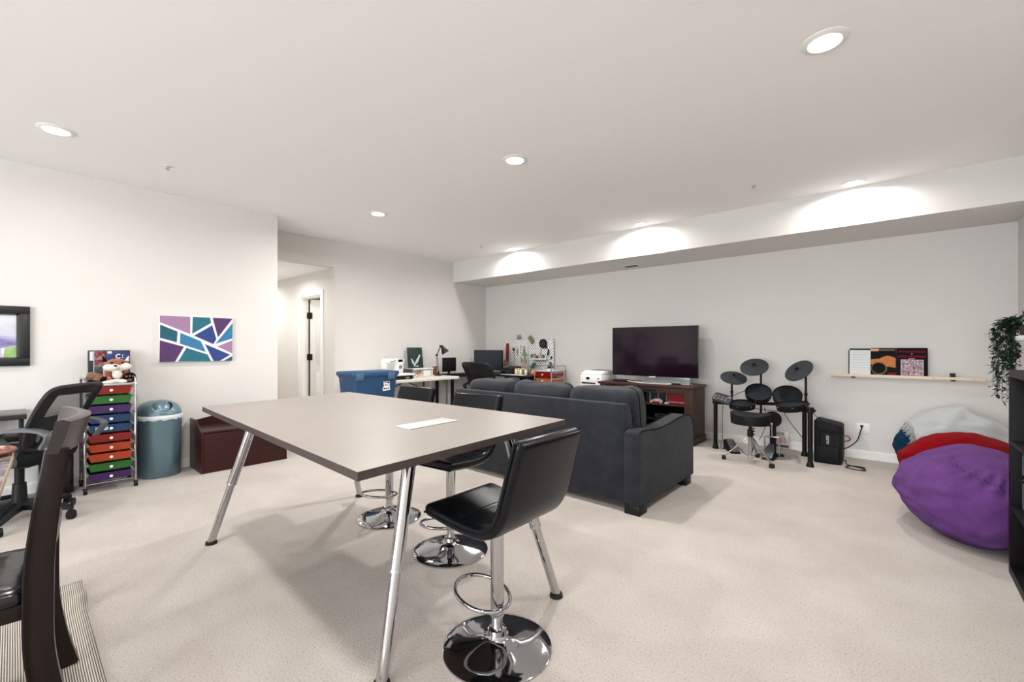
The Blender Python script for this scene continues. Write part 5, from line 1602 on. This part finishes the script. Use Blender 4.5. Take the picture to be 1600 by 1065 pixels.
bmesh.ops.translate(pd.bm, vec=(0, 0, 0.02), verts=pd.bm.verts)
pd.build('foot_board', mat('pedal_grey', rgb(96, 102, 104), 0.4, 0.5), t)
MB(org).cyl((-1.05, 5.6, 0.215), (-1.05, 5.585, 0.35), 0.006).sph((-1.05, 5.588, 0.36), (0.02, 0.022, 0.02)).build('beater', STEEL, t)
org = (-1.46, 5.58, 0)
t = thing('hi_hat_pedal', 'black wedge shaped foot pedal on the carpet below the small left cymbal', 'pedal', (-1.46, 5.56, 0), 32)
MB().prism([(-0.15, 0.0), (0.14, 0.0), (0.14, 0.105), (0.08, 0.12), (-0.14, 0.02)], -0.05, 0.05, 'X', 0.004).build('body', PADR, t)
pd = MB(); pd.box((0, -0.02, 0.0), (0.075, 0.24, 0.012), None, 0.003)
bmesh.ops.transform(pd.bm, matrix=Matrix.Translation((0, -0.02, 0.082)) @ Matrix.Rotation(R(24), 4, 'X'), verts=pd.bm.verts)
pd.build('foot_board', mat('pedal_dark_grey', rgb(74, 78, 80), 0.45), t)

# drum throne
org = (-1.17, 5.16, 0)
t = thing('drum_throne', 'round black drum throne on chrome tripod legs', 'stool', org)
rings = []
for z, k in ((0.402, 0.90), (0.408, 0.97), (0.49, 1.0), (0.51, 0.985), (0.517, 0.93), (0.512, 0.6), (0.508, 0.2)):
    rings.append([Vector((-1.17 + 0.192 * k * math.cos(a), 5.16 + 0.175 * k * math.sin(a), z + (0.012 * math.cos(2 * a) * (k if z > 0.45 else 0)))) for a in [2 * PI * i / 48 for i in range(48)]])
sm_ = MB(org).loft(rings).build('seat', mat('black_vinyl', rgb(13, 14, 16), 0.55, spec=0.25, bump=(300, 0.1)), t, 50)
MB(org).tube([(-1.17 + 0.19 * math.cos(a), 5.16 + 0.173 * math.sin(a), 0.502 + 0.011 * math.cos(2 * a)) for a in [2 * PI * i / 48 for i in range(48)]], 0.003, 6, True).build('piping', PIPE, sm_)
MB(org).cyl((-1.17, 5.16, 0.05), (-1.17, 5.16, 0.27), 0.019, seg=20).build('lower_tube', CHROME, t)
sl = MB(org).cyl((-1.17, 5.16, 0.27), (-1.17, 5.16, 0.345), 0.029, seg=20).cyl((-1.17, 5.16, 0.345), (-1.17, 5.16, 0.395), 0.016)
for k in range(3):
    sl.cyl((-1.17, 5.16, 0.30 + k * 0.03), (-1.125, 5.15, 0.30 + k * 0.03), 0.006, seg=8)
sl.bb(-1.235, -1.105, 5.10, 5.22, 0.390, 0.404)
sl.build('height_clamp', BLACKP, t)
MB(org).cyl((-1.17, 5.16, 0.05), (-1.17, 5.16, 0.075), 0.03, seg=20).build('leg_collar', STEEL, t)
for fx, fy in ((-1.415, 5.10), (-0.948, 5.045), (-1.16, 5.42)):
    l = MB(org)
    dvec = Vector((fx + 1.17, fy - 5.16, 0)); n_ = Vector((-dvec.y, dvec.x, 0)).normalized()
    for sg in (-1, 1):
        l.cyl(Vector((-1.17, 5.16, 0.26)) + dvec * 0.1 + n_ * 0.008 * sg, Vector((fx, fy, 0.035)) + n_ * 0.008 * sg, 0.0065, seg=10)
    l.cyl(Vector((-1.17, 5.16, 0.06)) + dvec * 0.1, Vector((-1.17, 5.16, 0.0)) + dvec * 0.5 + Vector((0, 0, 0.155)), 0.006, seg=8)
    l = l.build('tripod_leg', CHROME, t)
    MB(org).box((fx, fy, 0.022), (0.04, 0.045, 0.044), (0, 0, math.atan2(dvec.y, dvec.x)), 0.009).build('rubber_foot', RUBBER, l)

# booklet leaning on the baseboard
t = thing('song_booklet', 'colourful booklet leaning on the wall behind the kick drum tower', 'booklet', (-1.045, 6.085, 0.0))
t.rotation_euler = (R(-5), 0, 0)
MB().bb(-0.075, 0.075, -0.006, 0.0, 0.0, 0.205, 0.001).build('cover', mat('white_cover', rgb(222, 214, 206), 0.5), t)
MB().bb(-0.07, 0.03, -0.0068, -0.006, 0.155, 0.195).build('green_title_band', blotch_mat('green_title', [rgb(40, 70, 50), rgb(196, 200, 186), rgb(60, 90, 66)], 60, 0.6), t)
MB().bb(-0.05, 0.075, -0.0068, -0.006, 0.018, 0.045).build('violet_band', mat('violet_print', rgb(76, 62, 110), 0.6), t)
zz = MB()
for k in range(5):
    zz.tube([(-0.055 + k * 0.022, -0.0065, 0.14), (-0.045 + k * 0.022, -0.0065, 0.10 - 0.01 * (k % 2)), (-0.06 + k * 0.024, -0.0065, 0.07)], 0.004, 5)
zz.build('red_drawing', mat('red_print', rgb(170, 70, 64), 0.6), t)

# ================================================================== AMPLIFIER, OUTLET, CORDS
org = (-0.545, 5.74, 0)
t = thing('drum_amplifier', 'black wedge shaped drum amplifier on the carpet right of the kit', 'amplifier', org)
AMP = mat('amp_black', rgb(17, 19, 22), 0.6, spec=0.2, bump=(220, 0.1))
MB(org).prism([(-0.665, 0.0), (-0.435, 0.0), (-0.425, 0.04), (-0.425, 0.395), (-0.445, 0.412), (-0.645, 0.452), (-0.665, 0.44)], 5.62, 5.88, 'Y', 0.008).build('cabinet', AMP, t)
MB(org).prism([(-0.64, 0.18), (-0.45, 0.18), (-0.45, 0.02), (-0.64, 0.02)], 5.594, 5.625, 'Y', 0.006).build('front_moulding', AMP, t)
g = MB(org)
g.prism([(-0.64, 0.335), (-0.615, 0.335), (-0.615, 0.18), (-0.64, 0.18)], 5.594, 5.625, 'Y', 0.004)
g.prism([(-0.64, 0.425), (-0.45, 0.388), (-0.45, 0.325), (-0.64, 0.335)], 5.594, 5.625, 'Y', 0.006)
g.build('front_moulding', AMP, t)
MB(org).bb(-0.615, -0.45, 5.6185, 5.6205, 0.185, 0.325).build('grille', mat('amp_grille', rgb(12, 12, 13), 0.8), t)
lettering('ALESIS', 0.032, WHITEP, t, Vector((-0.545, 5.6175, 0.25)) - Vector(org), (R(90), R(-90), 0), 'logo')
kn = MB(org)
for k in range(3):
    kn.cyl((-0.425, 5.66 + 0.02 * k, 0.36 - 0.025 * k), (-0.412, 5.66 + 0.02 * k, 0.36 - 0.025 * k), 0.008)
kn.build('knob', BLACKP, t)
pk = MB(org).tube([(-0.424, 5.66, 0.30), (-0.39, 5.655, 0.305), (-0.365, 5.65, 0.29), (-0.365, 5.65, 0.265), (-0.395, 5.655, 0.25), (-0.41, 5.655, 0.245)], 0.007, 8, smooth=4)
pk.build('patch_cable', mat('dusty_red_cable', rgb(120, 60, 60), 0.5), t)

t = thing('wall_outlet', 'white wall outlet plate right of the amplifier', 'outlet', (-0.277, YW, 0.332))
MB().bb(-0.058, 0.058, -0.006, -0.0005, -0.056, 0.056, 0.003).build('cover_plate', WHITEP, t)
sk = MB()
for x in (-0.024, 0.024):
    for z in (-0.022, 0.022):
        sk.cyl((x, -0.008, z), (x, -0.005, z), 0.017, seg=20)
sk = sk.build('socket', TRIM, t)
sl = MB()
for x in (-0.024, 0.024):
    sl.bb(x - 0.007, x - 0.005, -0.009, -0.0075, -0.03, -0.018).bb(x + 0.005, x + 0.007, -0.009, -0.0075, -0.03, -0.018)
sl.build('slot', BLACKP, sk)
t = thing('power_cord', 'black power cord plugged into the outlet and running to the amplifier', 'cord', (-0.29, 6.1, 0.355))
og = (-0.29, 6.1, 0.355)
MB(og).box((-0.29, 6.108, 0.356), (0.026, 0.03, 0.022), None, 0.005).build('plug', BLACKP, t)
MB(og).tube([(-0.29, 6.10, 0.352), (-0.295, 6.07, 0.32), (-0.32, 6.02, 0.22), (-0.36, 5.95, 0.17), (-0.40, 5.84, 0.15), (-0.423, 5.80, 0.145)], 0.0055, 8, smooth=6).build('cable', BLACKP, t)
og = (-0.36, 5.62, 0.006)
o = MB(og).tube([(-0.42, 5.63, 0.05), (-0.395, 5.625, 0.06), (-0.385, 5.62, 0.02), (-0.33, 5.64, 0.007), (-0.25, 5.58, 0.007), (-0.24, 5.52, 0.007), (-0.32, 5.50, 0.007), (-0.39, 5.56, 0.007), (-0.36, 5.64, 0.007), (-0.28, 5.66, 0.007), (-0.24, 5.63, 0.007)], 0.005, 8, smooth=6)
simple('audio_cable', 'looped black audio cable lying on the carpet beside the amplifier', 'cable', None, o, BLACKP)

# ================================================================== BOOK LEDGE
org = (0.033, 6.08, 0.9)
led = thing('book_ledge', 'long thin pale wooden picture ledge on the back wall', 'shelf', org)
MB(org).bb(-0.566, 0.632, 6.055, YW - 0.0005, 0.895, 0.913, 0.002).build('board', PALEWOOD, led)
MB(org).bb(-0.566, 0.632, 6.046, 6.056, 0.893, 0.925, 0.002).build('front_lip', PALEWOOD, led)
for x in (-0.36, 0.41):
    MB(org).bb(x - 0.018, x + 0.018, 6.044, 6.06, 0.884, 0.898, 0.001).build('bracket', BLACKP, led)
for x in (0.27, 0.55):
    MB(org).cyl((x, 6.0465, 0.909), (x, 6.0445, 0.909), 0.004, seg=10).build('screw', mat('brown_screw', rgb(96, 74, 54), 0.5), led)
o = MB((0.41, 6.09, 0.913)).bb(0.39, 0.428, 6.075, 6.105, 0.913, 0.962, 0.001)
simple('black_clip', 'little black square block standing alone at the right of the book ledge', 'block', None, o, BLACKP)
PAPER = mat('book_paper', rgb(232, 228, 220), 0.8)


def book(label, x0, x1, ht, y, cover, tilt=6, th=0.01, cat='book'):
    t = thing('music_book', label, cat, ((x0 + x1) / 2, y, 0.9135), 0, 'music books on the ledge')
    t.rotation_euler = (R(-tilt), 0, 0)
    hw = (x1 - x0) / 2
    MB().bb(-hw + 0.002, hw - 0.003, 0.0008, th - 0.0008, 0.002, ht - 0.002).build('pages', PAPER, t)
    MB().bb(-hw, hw, 0, 0.0009, 0, ht).bb(-hw, hw, th - 0.0009, th, 0, ht).bb(-hw, -hw + 0.0015, 0, th, 0, ht).build('cover', cover, t)
    return t, hw


BK = mat('black_book_cover', rgb(12, 12, 13), 0.6, spec=0.12)
bkt, hw = book('black backed book half hidden behind the white music sheet book', -0.405, -0.30, 0.27, 6.095, BK, 4)
bkt, hw = book('white book of ruled music lines with a dark green header', -0.395, -0.215, 0.29, 6.072, mat('white_sheet_cover', rgb(222, 224, 222), 0.4), 6)
MB().bb(-hw, hw, -0.0012, 0, 0.272, 0.29).build('green_header', mat('dark_green_print', rgb(18, 38, 30), 0.6, spec=0.12), bkt)
ln = MB()
for k in range(9):
    z = 0.25 - k * 0.028
    ln.bb(-hw + 0.012, hw - 0.004, -0.0008, 0, z, z + 0.003)
    ln.bb(-hw + 0.03, hw - 0.03 - 0.02 * (k % 3), -0.0008, 0, z - 0.008, z - 0.006)
ln.build('ruled_line', mat('grey_print', rgb(176, 178, 178), 0.5), bkt)
bkt, hw = book('guitar method book with an orange guitar body on its black cover', -0.213, -0.008, 0.295, 6.066, mat('near_black_cover', rgb(12, 14, 17), 0.6, spec=0.12), 6)
MB().bb(-hw, -hw + 0.066, -0.0012, 0, 0.262, 0.288).build('orange_banner', mat('orange_banner', rgb(226, 150, 100), 0.4), bkt)
MB().bb(-hw + 0.066, hw, -0.0011, 0, 0.262, 0.288).build('brown_banner', mat('brown_banner', rgb(44, 30, 24), 0.6, spec=0.12), bkt)
lettering('GUITAR METHOD 1', 0.0165, mat('tan_print', rgb(214, 186, 160), 0.5), bkt, (0.032, -0.0014, 0.275), (R(90), 0, 0), sx=0.9)
body = [(-hw, 0.12), (hw - 0.004, 0.09), (hw - 0.004, 0.19)] + [(hw - 0.004 - 0.2 * k / 14, 0.19 + 0.024 * math.sin(PI * min(1, k / 9)) - 0.016 * max(0, (k - 5) / 9)) for k in range(1, 15)]
body = [(max(-hw, a), c) for a, c in body]
MB().prism(body, -0.0012, 0, 'Y').build('guitar_body', mat('guitar_orange', rgb(206, 128, 74), 0.6, spec=0.12, var=(20, 0.85, 1.1)), bkt)
MB().lathe([(0, 0), (0.066, 0), (0.066, 0.0009), (0, 0.0009)], (-0.035, -0.0012, 0.078), 40, (R(90), 0, 0)).build('sound_hole_ring', mat('rosette_tan', rgb(120, 98, 80), 0.6, spec=0.12), bkt)
MB().lathe([(0, 0), (0.056, 0), (0.056, 0.0012), (0, 0.0012)], (-0.037, -0.0012, 0.081), 40, (R(90), 0, 0)).build('sound_hole', BK, bkt)
MB().prism([(0.03, 0.0), (hw - 0.004, 0.0), (hw - 0.004, 0.036), (0.042, 0.036)], -0.0014, 0, 'Y').build('maroon_corner', mat('maroon_print', rgb(118, 36, 42), 0.6, spec=0.12), bkt)
MB().prism([(0.05, 0.04), (hw - 0.004, 0.04), (hw - 0.004, 0.088), (0.055, 0.088)], -0.00135, 0, 'Y').build('dark_strip', mat('dark_brown_print', rgb(22, 15, 12), 0.6, spec=0.12), bkt)
bkt, hw = book('black rock drumming book with red title and mottled white picture', -0.006, 0.232, 0.297, 6.06, BK, 6)
RT = mat('red_title_print', rgb(190, 20, 44), 0.6, spec=0.12)
lettering('MINI-MONSTER BOOK', 0.023, RT, bkt, (0.0, -0.0008, 0.258), (R(90), 0, 0), sx=0.9)
lettering('of', 0.018, mat('pink_title_print', rgb(222, 170, 180), 0.4), bkt, (0.0, -0.0008, 0.235), (R(90), 0, 0))
lettering('ROCK DRUMMING', 0.027, RT, bkt, (0.0, -0.0008, 0.206), (R(90), 0, 0), sx=0.92)
MB().bb(-0.025, 0.02, -0.0008, 0, 0.183, 0.188).build('author_line', PAPER, bkt)
MB().bb(-0.085, 0.088, -0.001, 0, 0.016, 0.176).build('picture_border', mat('pale_pink_border', rgb(220, 200, 206), 0.5), bkt)
MB().bb(-0.08, 0.083, -0.0016, 0, 0.021, 0.171).build('mottled_picture', blotch_mat('drum_montage', [rgb(34, 20, 28), rgb(70, 46, 56), rgb(214, 180, 194), rgb(236, 222, 226)], 40, 0.5, detail=3, swirl=3.0), bkt)

# ================================================================== BEAN BAGS


class Bean:
    def __init__(s, c, rx, ry, ztop, cz, p=2.1, e=0.85, seed=0, lean=0.0):
        s.c = c; s.rx = rx; s.ry = ry; s.zt = ztop; s.cz = cz; s.p = p; s.e = e; s.seed = seed; s.lean = lean; s.seam = []

    def pt(s, u, th, off=0.0, rough=1.0):
        k = max(0.0, 1 - abs(u) ** s.p) ** (1 / s.p)
        c_, s_ = math.cos(th), math.sin(th)
        y = s.ry * k * math.copysign(abs(c_) ** s.e, c_)
        if s_ >= 0:
            z = (s.zt - s.cz) * (k ** 1.15) * abs(s_) ** s.e
        else:
            z = -s.cz * 1.12 * (k ** 1.0) * abs(s_) ** s.e
        p = Vector((s.rx * u, y, z))
        n = Vector((p.x / s.rx ** 2, p.y / s.ry ** 2, p.z / 0.3 ** 2))
        n = n.normalized() if n.length > 1e-6 else Vector((0, 0, 1))
        d = noise.noise(p * 3.2 + Vector((s.seed, 0, 0))) * 0.018 + noise.noise(Vector((p.x * 5, p.y * 9, p.z * 14)) + Vector((0, s.seed, 0))) * 0.014
        d += 0.013 * abs(noise.noise(Vector((p.x * 9, p.y * 4, p.z * 18 + s.seed))))
        if s.seam:
            best = min(s.seam, key=lambda q_: (q_[0] - p).length_squared)
            dist = (best[0] - p).length
            d += math.exp(-(dist / 0.07) ** 2) * 0.011 * math.sin(best[1] * 95) - math.exp(-(dist / 0.016) ** 2) * 0.012
        p = p + n * (d * rough + off)
        p = Vector((p.x + s.c[0], p.y + s.c[1], p.z + s.cz))
        p.z = max(p.z, 0.003 + off * 0.2)
        return p

    def build(s, label, m, res=(110, 110)):
        t = thing('bean_bag', label, 'bean bag', (s.c[0], s.c[1], 0), 0, 'bean bags in the right corner')
        mb = MB((s.c[0], s.c[1], 0))
        mb.grid(lambda a, b_: s.pt(-math.cos(PI * b_), 2 * PI * a), res[0], res[1], True)
        bmesh.ops.remove_doubles(mb.bm, verts=mb.bm.verts, dist=0.0004)
        mb.build('cover', m, t, 80)
        return t


def bag_mat(n, c, bright):
    return mat(n, c, 0.9, var=(6, 0.78, 1.15), bump=(6, 0.5), sheen=0.02, spec=0.06)


pur = Bean((0.39, 4.20), 0.42, 0.56, 0.55, 0.27, 1.7, 0.8, 1.0)
seam_uv = [(-0.30, 88), (-0.29, 112), (-0.24, 128), (-0.1, 140), (0.1, 149), (0.32, 156), (0.6, 163), (0.9, 170)]
sp_ = catmull([Vector((a, R(b_), 0)) for a, b_ in seam_uv], 8)
base = [pur.pt(p.x, p.y, 0, 0) - Vector((pur.c[0], pur.c[1], pur.cz)) for p in sp_]
acc = 0
sm = []
for i, p in enumerate(base):
    if i:
        acc += (p - base[i - 1]).length
    sm.append((p, acc))
pur.seam = sm
pt_ = pur.build('big purple bean bag lying in front of the red one', bag_mat('purple_microsuede', rgb(92, 56, 112), 1), (150, 150))
MB((pur.c[0], pur.c[1], 0)).tube([pur.pt(p.x, p.y, 0.001) for p in sp_], 0.0022, 5).build('seam', mat('dark_purple_thread', rgb(58, 34, 78), 0.8), pt_)
red = Bean((0.41, 5.035), 0.41, 0.255, 0.53, 0.27, 1.8, 0.8, 4.0)
red.build('red bean bag squeezed between the purple and the blanket covered one', bag_mat('red_microsuede', rgb(116, 1, 10), 1))
blu = Bean((0.395, 5.71), 0.42, 0.375, 0.615, 0.29, 2.0, 0.75, 9.0)
blu.build('dark blue bean bag under the pale grey throw by the back wall', bag_mat('blue_microsuede', rgb(3, 42, 68), 1))
# throw blanket
BLK = mat('pale_grey_throw_fabric', rgb(160, 163, 162), 0.9, var=(5, 0.95, 1.02), bump=(260, 0.2), sheen=0.3)
og = (0.45, 5.65, 0.3)
thr = thing('throw_blanket', 'pale grey fringed throw blanket draped over the dark blue bean bag', 'blanket', og)


def throw_pt(a, b_):
    u0 = -0.80 + 0.22 * b_ ** 1.3
    u = u0 + (0.95 - u0) * a
    th = R(40) + R(138) * b_
    fold = 0.020 * max(0, math.sin(a * 11 + b_ * 6.0)) ** 4 + 0.028 * max(0, math.sin(a * 6 - b_ * 8 + 2)) ** 8 + 0.006 * noise.noise(Vector((a * 7, b_ * 9, 3)))
    return blu.pt(u, th, 0.010 + fold * min(1, a * 3), 1.0)


mb = MB(og); mb.grid(throw_pt, 70, 60)
ob = mb.build('cloth', BLK, thr, 80)
so = ob.modifiers.new('thick', 'SOLIDIFY'); so.thickness = 0.004; so.offset = 1
rnd = random.Random(5)
fr = MB(og)
for k in range(48):
    b_ = 0.30 + 0.70 * k / 47
    p = throw_pt(0, b_) + Vector((0, -0.002, 0.002))
    q1 = throw_pt(0.02, b_)
    d = (p - q1).normalized()
    L = 0.07 + rnd.uniform(-0.012, 0.02)
    p1 = p + d * L * 0.5 + Vector((rnd.uniform(-0.006, 0.006), -0.012, rnd.uniform(-0.006, 0.002)))
    p2 = p + d * L * 0.85 + Vector((rnd.uniform(-0.012, 0.012), -0.016, -0.022))
    fr.tube([p, p1, p2], 0.0028, 5, smooth=3)
fr.build('fringe', BLK, thr)

# ================================================================== BLACK CUBE SHELF
org = (0.645, 2.73, 0)
t = thing('cube_shelf', 'black cube shelf standing along the right wall in front of the bean bags', 'shelf', org)
x0, x1 = 0.456, 0.835
ya, yb = 1.885, 3.577
MB(org).bb(x0, x1, ya, yb, 1.062, 1.10, 0.002).build('top_board', BLACKWOOD, t)
MB(org).bb(x0, x1, ya, yb, 0.0, 0.045, 0.002).build('bottom_board', BLACKWOOD, t)
for y in (ya, yb - 0.038):
    MB(org).bb(x0, x1, y, y + 0.038, 0.045, 1.062, 0.002).build('side_panel', BLACKWOOD, t)
for z in (0.366, 0.712):
    MB(org).bb(x0 + 0.001, x1, ya + 0.038, yb - 0.038, z - 0.008, z + 0.008, 0.001).build('shelf_board', BLACKWOOD, t)
for k in (1, 2, 3):
    y = ya + 0.019 + k * (yb - ya - 0.038) / 4
    MB(org).bb(x0 + 0.001, x1, y - 0.008, y + 0.008, 0.045, 0.358).bb(x0 + 0.001, x1, y - 0.008, y + 0.008, 0.374, 0.704).bb(x0 + 0.001, x1, y - 0.008, y + 0.008, 0.72, 1.062).build('divider', BLACKWOOD, t)
o = thing('fabric_bin', 'dark blue grey fabric bin in the middle row of the cube shelf', 'bin', (0.65, 3.33, 0.374))
MB().bb(-0.16, 0.16, -0.155, 0.155, 0, 0.29, 0.008).build('body', mat('slate_fabric', rgb(58, 72, 82), 0.9, bump=(260, 0.3)), o)
MB().tube([(-0.162, -0.05, 0.2), (-0.18, -0.03, 0.18), (-0.18, 0.03, 0.18), (-0.162, 0.05, 0.2)], 0.006, 6, smooth=4).build('handle', PIPE, o)
o = MB((0.6, 3.25, 0.045)).bb(0.48, 0.7, 3.28, 3.315, 0.045, 0.19, 0.003)
simple('white_binder', 'white binder standing in the bottom row of the cube shelf', 'binder', None, o, WHITEP)

# floating white shelf and trailing plant
o = MB((0.73, 4.2, 1.3)).bb(0.63, XR - 0.0005, 3.75, 4.76, 1.268, 1.30, 0.003)
simple('floating_shelf', 'white floating shelf on the right wall above the bean bags', 'shelf', None, o, WHITEP)
org = (0.70, 4.68, 1.30)
pl = thing('trailing_plant', 'dark green trailing plant hanging over the end of the white floating shelf', 'potted plant', org)
MB().lathe([(0, 0), (0.045, 0), (0.06, 0.07), (0.055, 0.07), (0.042, 0.006), (0, 0.006)], seg=24).build('pot', mat('dark_brown_pot', rgb(48, 38, 32), 0.7), pl)
rnd = random.Random(11)
lv = MB(); stm = MB()
strands = []
for k in range(26):
    ex = rnd.uniform(-0.165, -0.075); ey = rnd.uniform(0.03, 0.15)
    if k % 5 == 0:
        ex = rnd.uniform(-0.09, -0.055)
    zl = [-0.47, -0.36, -0.3, -0.22, -0.41, -0.16][k % 6] + rnd.uniform(-0.03, 0.05)
    strands.append([(rnd.uniform(-0.02, 0.02), rnd.uniform(-0.02, 0.02), 0.05), (ex * 0.6, ey * 0.6, 0.105 + rnd.uniform(0, 0.03)), (ex, ey, 0.05), (ex + rnd.uniform(-0.012, 0.012), ey, -0.12), (ex + rnd.uniform(-0.012, 0.018), ey + rnd.uniform(-0.02, 0.02), zl)])
for k in range(14):
    a = rnd.uniform(0, 2 * PI)
    strands.append([(0, 0, 0.05), (0.04 * math.cos(a), 0.05 * math.sin(a), 0.10 + rnd.uniform(0, 0.03)), (0.09 * math.cos(a), min(0.12, 0.11 * math.sin(a)), 0.08 + rnd.uniform(0, 0.05))])
for k in range(16):
    strands.append([(0, 0, 0.05), (rnd.uniform(-0.05, 0.04), -0.05 - 0.015 * k, 0.1), (rnd.uniform(-0.06, 0.05), -0.08 - 0.03 * k, rnd.uniform(0.03, 0.10))])
for s_ in strands:
    P = catmull([Vector(p) for p in s_], 7)
    stm.tube(P[::2], 0.0016, 4)
    for i in range(3, len(P)):
        for _ in range(2):
            d = Vector((rnd.uniform(-1, 1), rnd.uniform(-1, 1), rnd.uniform(-0.75, 0.35)))
            leaf(lv, P[i], d, (0, 0, 1), rnd.uniform(0.028, 0.05), rnd.uniform(0.015, 0.024))
leaf(lv, (-0.02, 0.03, 0.13), (-0.3, 0, 1), (0, 1, 0), 0.055, 0.012); leaf(lv, (-0.02, 0.03, 0.13), (0.4, 0, 1), (0, 1, 0), 0.05, 0.012); leaf(lv, (-0.1, 0.09, 0.12), (-1, 0, 0.1), (0, 0, 1), 0.05, 0.01)
for v_ in lv.bm.verts:
    if v_.co.x > 0.125:
        v_.co.x = 0.125
lv.build('foliage', mat('dark_green_leaf', rgb(38, 58, 44), 0.45, var=(30, 0.6, 1.4)), pl, 180)
stm.build('vine_stem', mat('green_stem', rgb(54, 66, 46), 0.7), pl)
